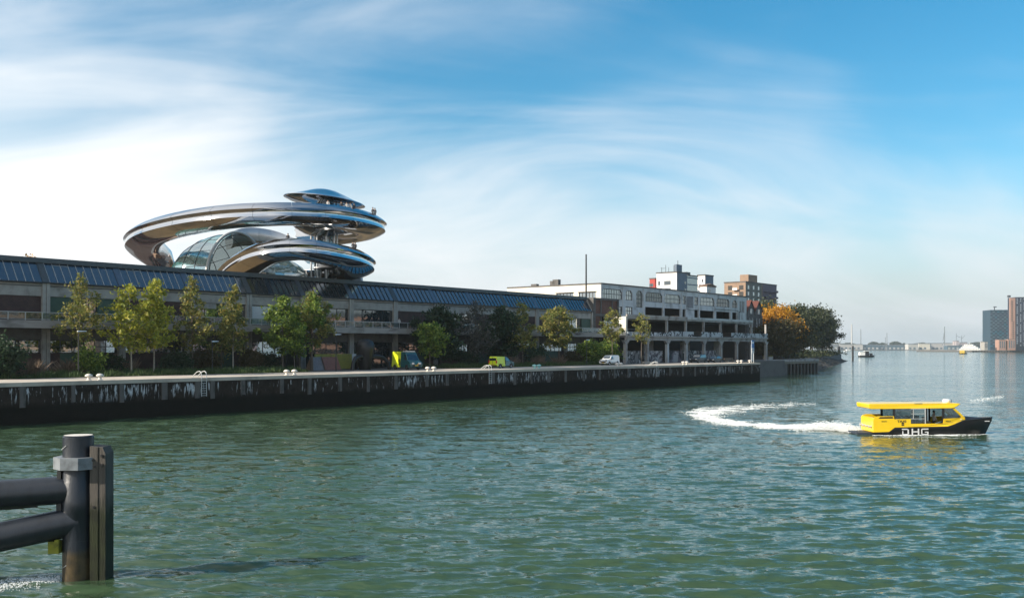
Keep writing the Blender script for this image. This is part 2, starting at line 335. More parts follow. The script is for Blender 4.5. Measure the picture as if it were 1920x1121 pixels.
def quaywall_mat():
    m = mat('quay_wall', (0.034,0.026,0.021), 0.95, spec=0.15, var=0.7, scale=1.2, bump=0.5); nt = m.node_tree; b = nt.nodes['Principled BSDF']
    src = b.inputs['Base Color'].links[0].from_socket
    tc = nd(nt, 'ShaderNodeTexCoord'); se = nd(nt, 'ShaderNodeSeparateXYZ'); lk(nt, tc.outputs['Object'], se.inputs[0])
    mp = nd(nt, 'ShaderNodeMapping'); mp.inputs['Scale'].default_value = (1.6, 1.0, 0.28); lk(nt, tc.outputs['Object'], mp.inputs[0])
    n = nd(nt, 'ShaderNodeTexNoise', i_Scale=2.1, i_Detail=7.0, i_Roughness=0.62, i_Distortion=0.3); lk(nt, mp.outputs[0], n.inputs[0])
    n2 = nd(nt, 'ShaderNodeTexNoise', i_Scale=0.16, i_Detail=2.0); lk(nt, tc.outputs['Object'], n2.inputs[0])
    zf = nd(nt, 'ShaderNodeMapRange', i_1=1.7, i_2=2.6); lk(nt, se.outputs[2], zf.inputs[0])
    zt = nd(nt, 'ShaderNodeMapRange', i_1=3.45, i_2=3.25); lk(nt, se.outputs[2], zt.inputs[0])
    v = mathn(nt, 'ADD', n.outputs[0], mathn(nt, 'MULTIPLY', mathn(nt, 'SUBTRACT', n2.outputs[0], 0.5), 0.35))
    streak = nd(nt, 'ShaderNodeMapRange', i_1=0.565, i_2=0.63); lk(nt, v, streak.inputs[0])
    fac = mathn(nt, 'MULTIPLY', mathn(nt, 'MULTIPLY', streak.outputs[0], zf.outputs[0]), zt.outputs[0])
    low = nd(nt, 'ShaderNodeMapRange', i_1=2.1, i_2=1.5); lk(nt, se.outputs[2], low.inputs[0])
    c = mixc(nt, mathn(nt, 'MULTIPLY', low.outputs[0], 0.85), src, (0.007,0.008,0.006))
    lk(nt, mixc(nt, fac, c, (0.55,0.56,0.58)), b.inputs['Base Color'])
    return m
M['quay_wall'] = quaywall_mat()
def mural_mat(name, seed, pal):
    m = mat(name, (0.3,0.3,0.3), 0.8); nt = m.node_tree; b = nt.nodes['Principled BSDF']
    tc = nd(nt, 'ShaderNodeTexCoord'); mp = nd(nt, 'ShaderNodeMapping'); mp.inputs['Location'].default_value = (seed*7.3, 0, seed*3.1); mp.inputs['Scale'].default_value = (1, 1, 0.7)
    lk(nt, tc.outputs['Object'], mp.inputs[0])
    n = nd(nt, 'ShaderNodeTexNoise', i_Scale=0.42, i_Detail=2.0, i_Distortion=2.0); lk(nt, mp.outputs[0], n.inputs[0])
    k = len(pal); lk(nt, ramp(nt, n.outputs[0], [(0.3+0.4*i/k, c) for i, c in enumerate(pal)], 'CONSTANT'), b.inputs['Base Color'])
    return m
# ------------------------------------------------------------------ water
rng = np.random.default_rng(5)
NW = 64
_lam = np.exp(rng.uniform(np.log(0.32), np.log(4.5), NW))
_ang = R(-78)+rng.normal(0, 0.40, NW)
_k = 2*np.pi/_lam; _kx = _k*np.cos(_ang); _ky = _k*np.sin(_ang)
_amp = 0.0122*_lam**0.95*rng.uniform(0.6, 1.3, NW)*np.where(_lam > 1.3, 0.36, 1.0); _ph = rng.uniform(0, 6.28, NW)
def wave(x, y, dr=0.1):
    z = np.zeros_like(x)
    g = 0.78+0.22*np.sin(x*0.11+1.3*np.sin(y*0.05))*np.sin(y*0.083+0.6)
    for i in range(NW):
        f = np.clip(_lam[i]/(2.2*dr)-0.8, 0, 1)
        p = _kx[i]*x+_ky[i]*y+_ph[i]
        z += f*_amp[i]*(np.sin(p)+0.22*np.cos(2*p))
    return z*g
def water_mat():
    m = bpy.data.materials.new('river_water'); m.use_nodes = True; nt = m.node_tree; b = nt.nodes['Principled BSDF']
    b.inputs['Roughness'].default_value = 0.06; b.inputs['IOR'].default_value = 1.333
    ge = nd(nt, 'ShaderNodeNewGeometry')
    big = nd(nt, 'ShaderNodeTexNoise', i_Scale=0.02, i_Detail=3.0); mpb = nd(nt, 'ShaderNodeMapping'); mpb.inputs['Scale'].default_value = (0.5, 1.0, 1); lk(nt, ge.outputs['Position'], mpb.inputs[0]); lk(nt, mpb.outputs[0], big.inputs[0])
    lk(nt, ramp(nt, big.outputs[0], [(0.3, (0.037,0.068,0.033)), (0.7, (0.044,0.082,0.046))]), b.inputs['Base Color'])
    mp = nd(nt, 'ShaderNodeMapping'); mp.inputs['Rotation'].default_value = (0, 0, R(12)); mp.inputs['Scale'].default_value = (0.38, 1.3, 1); lk(nt, ge.outputs['Position'], mp.inputs[0])
    a = nd(nt, 'ShaderNodeTexNoise', i_Scale=4.4, i_Detail=5.0, i_Roughness=0.62, i_Distortion=0.8); lk(nt, mp.outputs[0], a.inputs[0])
    c = nd(nt, 'ShaderNodeTexNoise', i_Scale=1.1, i_Detail=5.0, i_Roughness=0.6); lk(nt, mp.outputs[0], c.inputs[0])
    # small chop: slopes straight from noise, so that it holds at any distance
    def slope_of(n_, kk):
        sb = nd(nt, 'ShaderNodeVectorMath', operation='SUBTRACT'); lk(nt, n_.outputs[1], sb.inputs[0]); sb.inputs[1].default_value = (.5, .5, .5)
        ml = nd(nt, 'ShaderNodeVectorMath', operation='MULTIPLY'); lk(nt, sb.outputs[0], ml.inputs[0]); ml.inputs[1].default_value = (kk*.75, kk, 0); return ml.outputs[0]
    gust = nd(nt, 'ShaderNodeTexNoise', i_Scale=0.035, i_Detail=4.0, i_Roughness=0.6); mg = nd(nt, 'ShaderNodeMapping'); mg.inputs['Scale'].default_value = (0.35, 1.3, 1); lk(nt, ge.outputs['Position'], mg.inputs[0]); lk(nt, mg.outputs[0], gust.inputs[0])
    gs_ = nd(nt, 'ShaderNodeMapRange', i_1=0.35, i_2=0.65, i_3=0.55, i_4=1.35); lk(nt, gust.outputs[0], gs_.inputs[0])
    ad = nd(nt, 'ShaderNodeVectorMath', operation='ADD'); lk(nt, slope_of(a, 0.95), ad.inputs[0]); lk(nt, slope_of(c, 0.5), ad.inputs[1])
    scv = nd(nt, 'ShaderNodeVectorMath', operation='SCALE'); lk(nt, ad.outputs[0], scv.inputs[0]); lk(nt, gs_.outputs[0], scv.inputs['Scale'])
    a2 = nd(nt, 'ShaderNodeVectorMath', operation='ADD'); lk(nt, scv.outputs[0], a2.inputs[0]); lk(nt, ge.outputs['Normal'], a2.inputs[1])
    nn = nd(nt, 'ShaderNodeVectorMath', operation='NORMALIZE'); lk(nt, a2.outputs[0], nn.inputs[0]); lk(nt, nn.outputs[0], b.inputs['Normal'])
    return m
M['water'] = water_mat()
rr = [6.0]
while rr[-1] < 9000: r_ = rr[-1]; rr.append(r_+max(0.13, min(0.0042*r_, 1e9), r_*r_/12500.0))
rr = np.array(rr)
th = np.concatenate([np.linspace(-180, -40, 40)[:-1], np.linspace(-40, -31, 40)[:-1], np.linspace(-31, 31, 640), np.linspace(31, 40, 40)[1:], np.linspace(40, 180, 40)[1:]])
TH, RR = np.meshgrid(np.radians(th), rr)
DR = np.broadcast_to(np.gradient(rr)[:, None], RR.shape)
DTH = np.broadcast_to(np.gradient(np.radians(th))[None, :], RR.shape)
WX = RR*np.sin(TH); WY = RR*np.cos(TH)
WZ = wave(WX, WY, np.maximum(DR, RR*DTH))
nr, nc = RR.shape
idx = np.arange(nr*nc).reshape(nr, nc)
fq = np.stack([idx[:-1, :-1], idx[:-1, 1:], idx[1:, 1:], idx[1:, :-1]], -1).reshape(-1, 4)
def npmesh(name, verts, faces, m, smooth=False):
    me = bpy.data.meshes.new(name); nv = len(verts); nf, k = faces.shape
    me.vertices.add(nv); me.vertices.foreach_set('co', np.ascontiguousarray(verts, dtype=np.float32).ravel())
    me.loops.add(nf*k); me.loops.foreach_set('vertex_index', np.ascontiguousarray(faces, dtype=np.int32).ravel())
    me.polygons.add(nf); me.polygons.foreach_set('loop_start', np.arange(0, nf*k, k, dtype=np.int32))
    try: me.polygons.foreach_set('loop_total', np.full(nf, k, dtype=np.int32))
    except Exception: pass
    me.polygons.foreach_set('use_smooth', np.full(nf, smooth)); me.materials.append(m); me.update(); me.validate(); return me
# flip so that faces look up
struct(link('river_water', npmesh('river_water', np.stack([WX, WY, WZ], -1).reshape(-1, 3), fq[:, ::-1], M['water'], True)))

# ------------------------------------------------------------------ land and quay
QEND = S(1425, 0)
land = [P(-70, 0.35), P(QEND-.35, 0.35), P(QEND-.35, 12.5), P(204, 13), P(212, 21), P(246, 21.0), P(330, 60), Vector((172, 520, Q)), Vector((150, 640, Q)),
        Vector((40, 700, Q)), Vector((-260, 700, Q)), P(-70, 300)]
mb = MB(); mb.prism([(p.x, p.y) for p in land], lambda x, y: (x, y, -1.5), lambda x, y: (x, y, Q))
struct(mb.build('quay_ground', M['asphalt']))
mb = MB(); mb.box(-70, QEND-.4, 0.65, 11.0, 0, 0.006); struct(mb.build('quay_pavement', M['quay_conc'], loc=P(0, 0, Q), rotz=RZ))
qw = thing('quay_wall', 'dark stained quay wall with white streaks along the water', 'wall', P(0, 0, 0), RZ)
mb = MB(); mb.box(-70, QEND, 0.0, 0.6, -1.5, Q-0.35); mb.box(QEND-.6, QEND, 0.6, 13, -1.5, Q-0.35); mb.build('wall_face', M['quay_wall'], qw)
s = -70.0; 
while s < QEND-0.1:
    e = min(s+4.0, QEND+0.06)
    MB().box(s, e-0.02, -0.06, 0.62, Q-0.345, Q+0.03).build('coping_stone', M['quay_conc'], qw); s += 4.0
MB().box(QEND-0.6, QEND+0.06, 0.64, 13, Q-0.345, Q+0.03).build('coping_stone', M['quay_conc'], qw)
random.seed(3)
for px in (-60, -10, 42, 137, 228, 308, 370, 398, 455, 528, 580, 637, 690, 742, 800, 838, 880, 925, 965, 996, 1028, 1060, 1094, 1124, 1152, 1178, 1205, 1230, 1256, 1280, 1303, 1325, 1347, 1369, 1390, 1409):
    s = S(px, 0); wd = random.uniform(0.2, 0.32); zb = random.uniform(1.55, 1.95)
    MB().box(s-wd, s+wd, -0.09, -0.003, zb, Q-0.37).build('pilaster', M['pilaster'], qw)

# low jetty past the quay's end
jt = thing('timber_jetty', 'weathered low jetty on dark piles past the end of the quay wall', 'jetty', P(0, 0, 0), RZ)
MB().box(204.5, 219, 18.6, 20.9, -1.2, Q-0.5).build('retaining_wall', M['concrete_dark'], jt)
MB().box(204.5, 241, 18.3, 21.2, Q-0.48, Q+0.04).build('deck', M['derelict_grey'], jt)
MB().box(204.5, 241, 18.25, 18.5, Q-1.1, Q-0.5).build('waling', M['timber'], jt)
for i in range(9):
    s = 221+i*2.4
    MB().tube([(s, 18.7, -1.5), (s, 18.7, Q-0.52)], 0.36, 10).build('pile', M['black'], jt, True)
    MB().tube([(s+0.6, 20.6, -1.5), (s+0.6, 20.6, Q-0.52)], 0.36, 8).build('pile', M['black'], jt, True)
MB().box(207, 209.5, 18.6, 18.9, Q+0.04, Q+0.9).build('parapet', M['concrete'], jt)

# rock bank below the trees
rng2 = np.random.default_rng(8)
A = P(238, 22, 0); Bp = Vector((196, 588, 0)); nL, nW_ = 260, 16
vv = []
for i in range(nL):
    a = i/(nL-1); c = A.lerp(Bp, a); d = (Bp-A).normalized(); nrm = Vector((d.y, -d.x, 0))
    for j in range(nW_):
        b = j/(nW_-1); jit = rng2.uniform(-1, 1, 3)*np.array([0.5, 0.5, 0.35])
        taper = 1-max(0, (a-0.86)/0.14)
        vv.append((c.x+nrm.x*(4-11*b)+jit[0], c.y+nrm.y*(4-11*b)+jit[1], -0.6+(5.2*b)*taper**1.1+jit[2]))
ii = np.arange(nL*nW_).reshape(nL, nW_)
fb = np.stack([ii[:-1, :-1], ii[:-1, 1:], ii[1:, 1:], ii[1:, :-1]], -1).reshape(-1, 4)
M['rock'] = mat('rock', (0.06,0.058,0.052), 0.9, var=0.6, scale=0.8)
struct(link('rock_bank', npmesh('rock_bank', np.array(vv), fb, M['rock'])))

# ------------------------------------------------------------------ walls with real openings
def wall(mb, x0, x1, z0, z1, y0, y1, ops, mi=0, ax='x'):
    xs = sorted(set([x0, x1]+[q for o in ops for q in o[:2] if x0 < q < x1]))
    for a, b in zip(xs[:-1], xs[1:]):
        mid = (a+b)/2; segs = sorted([(o[2], o[3]) for o in ops if o[0] < mid < o[1]]); z = z0
        for lo, hi in segs+[(z1, z1)]:
            if lo > z+1e-4:
                if ax == 'x': mb.box(a, b, y0, y1, z, lo, mi)
                else: mb.box(y0, y1, a, b, z, lo, mi)
            z = max(z, hi)
    return mb
def window(par, x0, x1, z0, z1, y, nx, nz, glass, frame=None, fw=0.09, panes=True, ax='x', tilt=None):
    frame = frame or M['dark_frame']; mb = MB()
    def bx(m, a, b, c, d, e, f): m.box(a, b, c, d, e, f) if ax == 'x' else m.box(c, d, a, b, e, f)
    bx(mb, x0, x1, y-.06, y+.06, z0, z0+fw); bx(mb, x0, x1, y-.06, y+.06, z1-fw, z1)
    bx(mb, x0, x0+fw, y-.058, y+.058, z0+fw, z1-fw); bx(mb, x1-fw, x1, y-.058, y+.058, z0+fw, z1-fw)
    for i in range(1, nx): c = x0+(x1-x0)*i/nx; bx(mb, c-fw/2, c+fw/2, y-.05, y+.05, z0+fw, z1-fw)
    for k in range(1, nz): c = z0+(z1-z0)*k/nz; bx(mb, x0+fw, x1-fw, y-.045, y+.045, c-fw/2, c+fw/2)
    f = mb.build('window', frame, par)
    if panes:
        for i in range(nx):
            m = MB(); bx(m, x0+(x1-x0)*i/nx+fw*.4, x0+(x1-x0)*(i+1)/nx-fw*.4, y+.0, y+.02, z0+fw*.8, z1-fw*.8); m.build('pane', glass, f)
    else:
        m = MB(); bx(m, x0+fw*.8, x1-fw*.8, y, y+.02, z0+fw*.8, z1-fw*.8); m.build('pane', glass, f)
    return f

# ------------------------------------------------------------------ the long warehouse
TF = 24.0; C0 = 16.1; BAY = 9.6
wh = thing('warehouse', 'long concrete and brick warehouse with blue sloping skylights behind the quay trees', 'building', P(0, TF, Q), RZ)
K0, K1 = -3, 12
cols = [C0+BAY*k for k in range(K0, K1+1)]
XL, XR = cols[0], cols[-1]
EAVE, STOP, RIDGE = 10.75, 13.25, 13.85
# shell and inside
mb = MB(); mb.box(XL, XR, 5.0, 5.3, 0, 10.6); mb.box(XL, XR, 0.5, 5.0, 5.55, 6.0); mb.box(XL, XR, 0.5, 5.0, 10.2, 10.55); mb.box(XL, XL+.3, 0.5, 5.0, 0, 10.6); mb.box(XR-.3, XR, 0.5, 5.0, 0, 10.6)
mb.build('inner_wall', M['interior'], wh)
mb = MB(); mb.box(XL, XR, 39.7, 40, 0, 13.3); mb.box(XR-.3, XR, 5.4, 39.7, 0, 13.3); mb.box(XL, XL+.3, 5.4, 39.7, 0, 13.3); mb.build('rear_wall', M['brick_red'], wh)
MB().box(XL, XR, 2.6, 40.0, 13.31, 13.55).build('flat_roof', M['roof_gravel'], wh)
MB().box(XL-75, XL-.05, 0, 40, 0, 13.5).build('far_wing', M['brick_red'], wh); MB().box(XL-75, XL-.05, 0, 40, 13.51, 13.7).build('flat_roof', M['roof_gravel'], wh)  # unseen stretch of the warehouse, added for the ring's reflections
for i, x in enumerate(cols):
    mb = MB(); mb.box(x-.46, x-.04, -0.22, 0.5, 0, EAVE-.02); mb.box(x+.04, x+.46, -0.22, 0.5, 0, EAVE-.02); mb.box(x-.04, x+.04, -0.05, 0.5, 0, EAVE-.05)
    mb.build('column', M['concrete'], wh)
UP = {-3: 'b', -2: 'b', -1: 'b', 0: 'g', 1: 'b', 2: 'w', 3: 'c', 4: 'd', 5: 'd', 6: 'b', 7: 'w', 8: 'b', 9: 'b', 10: 'b', 11: 'e'}
pane_i = 0
for k in range(K0, K1):
    a = C0+BAY*k+.47; b = C0+BAY*(k+1)-.47; t = UP[k]
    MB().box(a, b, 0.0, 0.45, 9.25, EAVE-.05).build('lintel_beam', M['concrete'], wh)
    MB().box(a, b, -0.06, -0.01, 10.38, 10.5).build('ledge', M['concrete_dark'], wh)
    # upper storey
    if t == 'b': MB().box(a, b, 0.12, 0.42, 6.31, 9.245).build('brick_panel', M['brick'], wh)
    elif t == 'g':
        MB().box(a+.15, a+2.9, 0.14, 0.34, 6.31, 9.2).build('green_panel', M['green_panel'], wh)
        MB().box(b-2.6, b-.15, 0.14, 0.34, 6.31, 9.2).build('green_panel', M['green_panel'], wh)
        window(wh, a+2.95, b-2.65, 6.31, 9.2, 0.3, 3, 1, M['glass'])
    elif t == 'e':
        window(wh, a, b-4.6, 6.31, 9.2, 0.3, 2, 1, M['glass'])
        MB().box(b-4.5, b-3.4, 0.3, 0.42, 6.31, 9.2).build('door', M['black'], wh); MB().box(b-3.3, b, 0.14, 0.34, 6.31, 9.2).build('green_panel', M['green_panel'], wh)
    else:
        window(wh, a, b, 6.31, 9.24, 0.3, 4 if t != 'c' else 3, 1, M['glass'] if t != 'd' else M['glass_dark'], panes=True)
        if t == 'c': MB().box(a+.1, b-.1, 0.22, 0.26, 6.5, 9.1).build('blind', M['blind'], wh)
        if t == 'w':
            MB().box(a+.1, a+(b-a)*.45, 0.10, 0.22, 8.5, 9.2).build('sun_blind', M['concrete'], wh)
    # ground storey
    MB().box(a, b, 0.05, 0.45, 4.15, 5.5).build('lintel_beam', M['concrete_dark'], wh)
    if k in (3, 4, 5):
        window(wh, a, b, 0.1, 4.14, 0.3, 4, 1, M['glass'] if k == 3 else M['glass_dark'])
    else:
        window(wh, a, b, 2.55, 4.14, 0.3, 6, 2, M['glass'])
        if k % 2 == 0:
            MB().box(a, a+1.3, 0.1, 0.4, 0, 2.54).build('brick_panel', M['brick'], wh); MB().box(a+1.32, b-2, 0.16, 0.4, 0, 2.54).build('green_door', M['green_panel'], wh); MB().box(b-1.98, b, 0.1, 0.4, 0, 2.54).build('brick_panel', M['brick'], wh)
        else: MB().box(a, b, 0.1, 0.4, 0, 2.54).build('brick_panel', M['brick'], wh)
    # balcony
    x0 = C0+BAY*k; x1 = x0+BAY
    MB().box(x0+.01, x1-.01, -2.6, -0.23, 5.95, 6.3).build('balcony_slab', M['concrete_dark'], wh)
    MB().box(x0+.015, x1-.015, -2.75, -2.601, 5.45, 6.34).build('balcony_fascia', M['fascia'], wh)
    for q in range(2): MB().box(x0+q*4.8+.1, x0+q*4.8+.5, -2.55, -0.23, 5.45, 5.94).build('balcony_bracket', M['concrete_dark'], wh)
    rl = MB(); rl.box(x0, x1, -2.72, -2.64, 7.22, 7.29); rl.box(x0, x1, -2.70, -2.66, 6.46, 6.50); rl.build('handrail', M['white_rail'], wh)
    for q in range(5):
        c = x0+.2+q*1.92; MB().box(c-.035, c+.035, -2.715, -2.645, 6.342, 7.218).build('railing_post', M['white_rail'], wh)
    for q in range(5):
        c = x0+.26+q*1.92; MB().box(c, c+1.8, -2.685, -2.675, 6.52, 7.2).build('railing_pane', M['glass_rail'], wh)
# skylight: gutter, sloping panes, plates at the joints, bars and the ridge
MB().box(XL, XR+.1, -0.35, 0.35, EAVE-.01, EAVE+.14).build('gutter', M['dark_frame'], wh)
def slope(x, y, q):   # q=0 eave, 1 top
    return (x, -0.2+1.6*q+y*0.86, EAVE+.15+(STOP-EAVE-.15)*q-y*0.5)
def slab(x0, x1, th, off, q0=0.0, q1=1.0):
    m = MB(); m.hexa([slope(x0, off, q0), slope(x1, off, q0), slope(x1, off, q1), slope(x0, off, q1), slope(x0, off+th, q0), slope(x1, off+th, q0), slope(x1, off+th, q1), slope(x0, off+th, q1)]); return m
pm = None
clear_bays = [(S(452, 25), S(497, 25)), (S(604, 25), S(664, 25))]
for k in range(K0, K1):
    x0 = C0+BAY*k
    slab(x0-.42, x0+.42, 0.05, -0.03).build('skylight_plate', M['skylight_plate'] if k % 3 else M['roof_edge'], wh)
    nP = 9; wP = (BAY-.88)/nP
    for q in range(nP):
        c = x0+.44+wP*q; mid = c+wP/2
        clear = any(l < mid < h for l, h in clear_bays)
        slab(c+.03, c+wP-.03, 0.03, 0.03 if not clear else 0.05).build('skylight_pane', M['glass_dark'] if clear else M['skylight'], wh)
        (slab(c-.018, c+.018, 0.08, -0.03) if k < 3 else slab(c-.045, c+.045, 0.10, -0.05)).build('glazing_bar', M['white_rail'] if k < 3 else M['dark_frame'], wh)
        if q in (1, 2) and k < 2: slab(c+.12, c+wP-.12, 0.02, -0.01, 0.90, 0.915).build('vent_handle', M['white_rail'], wh)
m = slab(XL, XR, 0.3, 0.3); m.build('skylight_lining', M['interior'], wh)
MB().box(XL, XR-.2, 1.2, 2.7, STOP+.01, RIDGE).build('ridge_cap', M['roof_edge'], wh)
mb = MB(); mb.add([(XR-.25, 0, EAVE+.14), (XR-.25, 5, EAVE+.14), (XR-.25, 5, RIDGE), (XR-.25, 1.5, RIDGE), (XR, 0, EAVE+.14), (XR, 5, EAVE+.14), (XR, 5, RIDGE), (XR, 1.5, RIDGE)],
    [[0,1,2,3],[7,6,5,4],[0,4,5,1],[1,5,6,2],[2,6,7,3],[3,7,4,0]]); mb.build('gable_wall', M['concrete'], wh)
# end bay, carried up full height in brick
EX = S(1159, TF)
mb = MB(); mb.box(XR+.02, XR+.9, -0.25, 8, 0, 13.7); mb.box(EX-.5, EX, -0.25, 8, 0, 13.7); mb.box(XR+.9, EX-.5, -0.2, 8, 13.3, 13.72); mb.box(XR+.9, EX-.5, -0.15, 0.4, 9.9, 10.4); mb.box(XR+.9, EX-.5, -0.15, 0.4, 6.3, 7.2); mb.box(XR+.9, EX-.5, 6, 6.3, 0, 13.2)
mb.box(XR+3.0, XR+3.35, -0.12, 0.3, 7.2, 13.3); mb.box(EX-2.6, EX-2.3, -0.12, 0.3, 10.4, 13.3); mb.build('end_frame', M['concrete_dark'], wh)
MB().box(XR+.9, EX-.5, 0.05, 0.3, 10.4, 13.3).build('brick_panel', M['brick_red'], wh)
MB().box(XR+.9, XR+3.0, 0.05, 0.3, 7.2, 9.9).build('brick_panel', M['brick_red'], wh)
MB().box(XR+.9, EX-.5, 0.05, 0.3, 0, 6.3).build('brick_panel', M['brick'], wh)
window(wh, XR+4.3, EX-.6, 7.25, 9.85, 0.1, 3, 2, M['glass'])
MB().box(XR+1.0, XR+4, -0.3, -0.21, 6.9, 7.15).build('sill', M['blind'], wh)
MB().box(XR, EX, -2.6, -0.26, 5.5, 6.3).build('balcony_slab', M['concrete_dark'], wh)
mb = MB(); mb.box(XR, EX+3, -2.72, -2.64, 7.22, 7.29); [mb.box(XR+i*1.9, XR+i*1.9+.07, -2.715, -2.645, 6.3, 7.22) for i in range(6)]; mb.build('handrail', M['white_rail'], wh)
mast = MB().tube([(0, 0, 0), (0, 0, 4.5), (0, 0, 9.3)], [0.2, 0.17, 0.15], 10).build('stovepipe_mast', M['dark_frame'], None, True, P(S(1099, TF+2), TF+2, Q+13.55), RZ)
tag(mast, 'tall thin dark pipe rising from the right end of the warehouse roof', 'pipe')

# ------------------------------------------------------------------ the mirror-steel spiral on the roof
tw = thing('spiral_lookout', 'mirror polished steel spiral lookout with two looping ramps rising from the warehouse roof', 'tower', W(560, 520, 160).xy.to_3d()+Vector((0, 0, Q+13.55)))
TWL = tw.location.copy()
def sect(scl=1.0):
    pr = [(-0.75, 0.05), (-0.2, -0.28), (0.32, -0.66), (0.50, -0.92), (0.18, -1.22), (0.10, -1.45), (0.20, -1.78), (0.26, -2.02), (-0.4, -2.40), (-1.5, -2.78), (-3.0, -3.02), (-4.3, -2.95), (-5.1, -2.55), (-5.45, -1.7), (-5.5, -0.7), (-5.4, 0.0), (-5.2, 0.0), (-5.1, -1.2), (-0.95, -1.2), (-0.9, 0.02)]
    return [(a*scl, b*scl) for a, b in pr]
def ramp_band(name, ctrl, scl, m, seam=12, sub=14, sec=None, m_deck=None):
    pts = catmull([W(*c) for c in ctrl], sub); pr = sec or sect(scl); n = len(pts); k = len(pr)
    rings = []
    for i, p in enumerate(pts):
        d = pts[min(i+1, n-1)]-pts[max(i-1, 0)]; L = math.hypot(d[0], d[1]); nx, ny = d[1]/L, -d[0]/L
        rings.append([Vector((p[0]+nx*r, p[1]+ny*r, p[2]+z))-TWL for r, z in pr])
    i = 0
    while i < n-1:
        j = min(i+seam, n-1); m_ = MB(); vs = []
        rg = [list(q) for q in rings[i:j+1]]
        if j < n-1: rg[-1] = [a.lerp(b, 0.09) for a, b in zip(rg[-1], rg[-2])]
        for q in rg: vs += q
        c = len(rg)
        fs = [[a*k+b, a*k+(b+1)%k, (a+1)*k+(b+1)%k, (a+1)*k+b] for a in range(c-1) for b in range(k)]
        fs += [list(range(k))[::-1], [(c-1)*k+b for b in range(k)]]
        m_.add(vs, fs); m_.build(name, m, tw, True); i = j
upper = [(400,523,184),(330,502,184),(275,475,180),(243,450,172),(238,433,164),(262,415,156),(325,397,149),(410,384,145),(500,379,143.5),(580,380,145),(645,386,148.5),(694,396,153),(719,408,159),(708,420,165),(660,428,169),(600,428,168),(556,421,163)]
ramp_band('ramp_panel', upper, 1.0, M['steel'])
lower = [(385,545,163),(405,508,154),(432,478,147),(472,457,142.5),(528,447,140.5),(585,448.5,140.5),(638,457,143),(678,467.5,147),(698,479,152.5),(692,491,158.5),(655,500,163.5),(605,505,165),(560,507,161)]
ramp_band('ramp_panel', lower, 0.95, M['steel'])
back = [(436,434,171),(455,428,172),(480,427,173),(515,433,174),(545,445,174),(570,462,173)]
ramp_band('rear_ramp_panel', back, 1.0, M['steel_brushed'], seam=10, sec=[(0,0),(0.3,-0.6),(0.35,-1.4),(0.1,-2.3),(-1.2,-2.9),(-3.2,-2.9),(-4,-1.5),(-4,0),(-3.8,0),(-3.7,-1.2),(-0.3,-1.2),(-0.2,0)])
core = W(607, 430, 160)-TWL
# platform bowls, shaft and lens canopy
zc1 = W(620, 447, 160).z-TWL.z
bx_ = W(630, 430, 160)-TWL
m_ = MB(); m_.lathe([(1.8, 0.0), (3.2, 0.12), (5.0, 0.75), (6.4, 1.5), (7.0, 2.1), (6.9, 2.5), (1.8, 2.4)], 56, (bx_.x, bx_.y, zc1)); m_.build('platform_bowl', M['steel'], tw, True)
ztop = W(607, 378, 160).z-TWL.z
m_ = MB(); m_.lathe([(1.55, -1.0), (1.55, zc1+.2)], 28, (core.x, core.y, 0)); m_.lathe([(1.5, zc1+2.45), (1.5, ztop-.7)], 24, (core.x, core.y, 0)); m_.build('lift_shaft', M['glass_dark'], tw, True)
for q in range(9):
    a = 2*math.pi*q/9+.2; x, y = core.x+2.1*math.cos(a), core.y+2.1*math.sin(a)
    MB().tube([(x, y, -1), (x, y, zc1+.4)], 0.16, 8).build('shaft_column', M['steel_brushed'], tw, True)
    if q % 3 == 0: MB().tube([(core.x+1.9*math.cos(a), core.y+1.9*math.sin(a), zc1+2.3), (core.x+1.9*math.cos(a), core.y+1.9*math.sin(a), ztop-.5)], 0.12, 8).build('canopy_post', M['dark_frame'], tw, True)
m_ = MB(); m_.lathe([(0.02, 1.95), (0.9, 1.9), (1.9, 1.7), (3.0, 1.3), (4.4, 0.75), (5.7, 0.28), (6.45, 0.06), (6.52, -0.04), (6.4, -0.14), (5.2, -0.5), (3.6, -0.85), (2.0, -1.0), (0.02, -1.0)], 64)
cn = m_.build('lens_canopy', M['steel'], tw, True); cn.location = (W(608.5, 378, 160)-TWL); cn.rotation_euler = (R(-1.5), R(6.2), 0)
m_ = MB(); m_.lathe([(2.2, 0), (3.1, -0.9), (2.4, -1.1), (1.5, -0.4)], 40, (bx_.x-.6, bx_.y, W(600, 508, 160).z-TWL.z+1.2)); m_.build('lower_collar', M['steel_brushed'], tw, True)
mx_ = W(665, 512, 165)-TWL
# glass vault with its arch
dC = W(437, 506, 164)-TWL; dC.z = -0.1; dd = Vector((0.62, 0.785, 0)); ee = Vector((-0.99, 0.12, 0)); AW, AH, AL = 5.9, W(437, 438, 164).z-TWL.z, 9.9
def vault(a, f): return dC + ee*(AL*math.sin(a)) + (dd*(AW*math.cos(f)) + Vector((0, 0, AH*math.sin(f))))*math.cos(a)
NA, NF = 6, 9
for i in range(NA):
    for j in range(NF):
        a0, a1 = [(-0.10+1.62*(i+q)/NA) for q in (0, 1)]; f0, f1 = [math.pi*(j+q)/NF for q in (0, 1)]
        m_ = MB(); g = 4; grid = [[vault(a0+(a1-a0)*(.015+.97*p/g), f0+(f1-f0)*(.02+.96*q/g)) for q in range(g+1)] for p in range(g+1)]
        m_.add([v for row in grid for v in row], [[p*(g+1)+q, p*(g+1)+q+1, (p+1)*(g+1)+q+1, (p+1)*(g+1)+q] for p in range(g) for q in range(g)])
        m_.build('vault_pane', M['glass_teal'], tw, True)
for i in range(NA):
    a = -0.10+1.62*i/NA; MB().tube([vault(a, math.pi*q/24) for q in range(25)], 0.07, 6).build('vault_rib', M['dark_frame'], tw, True)
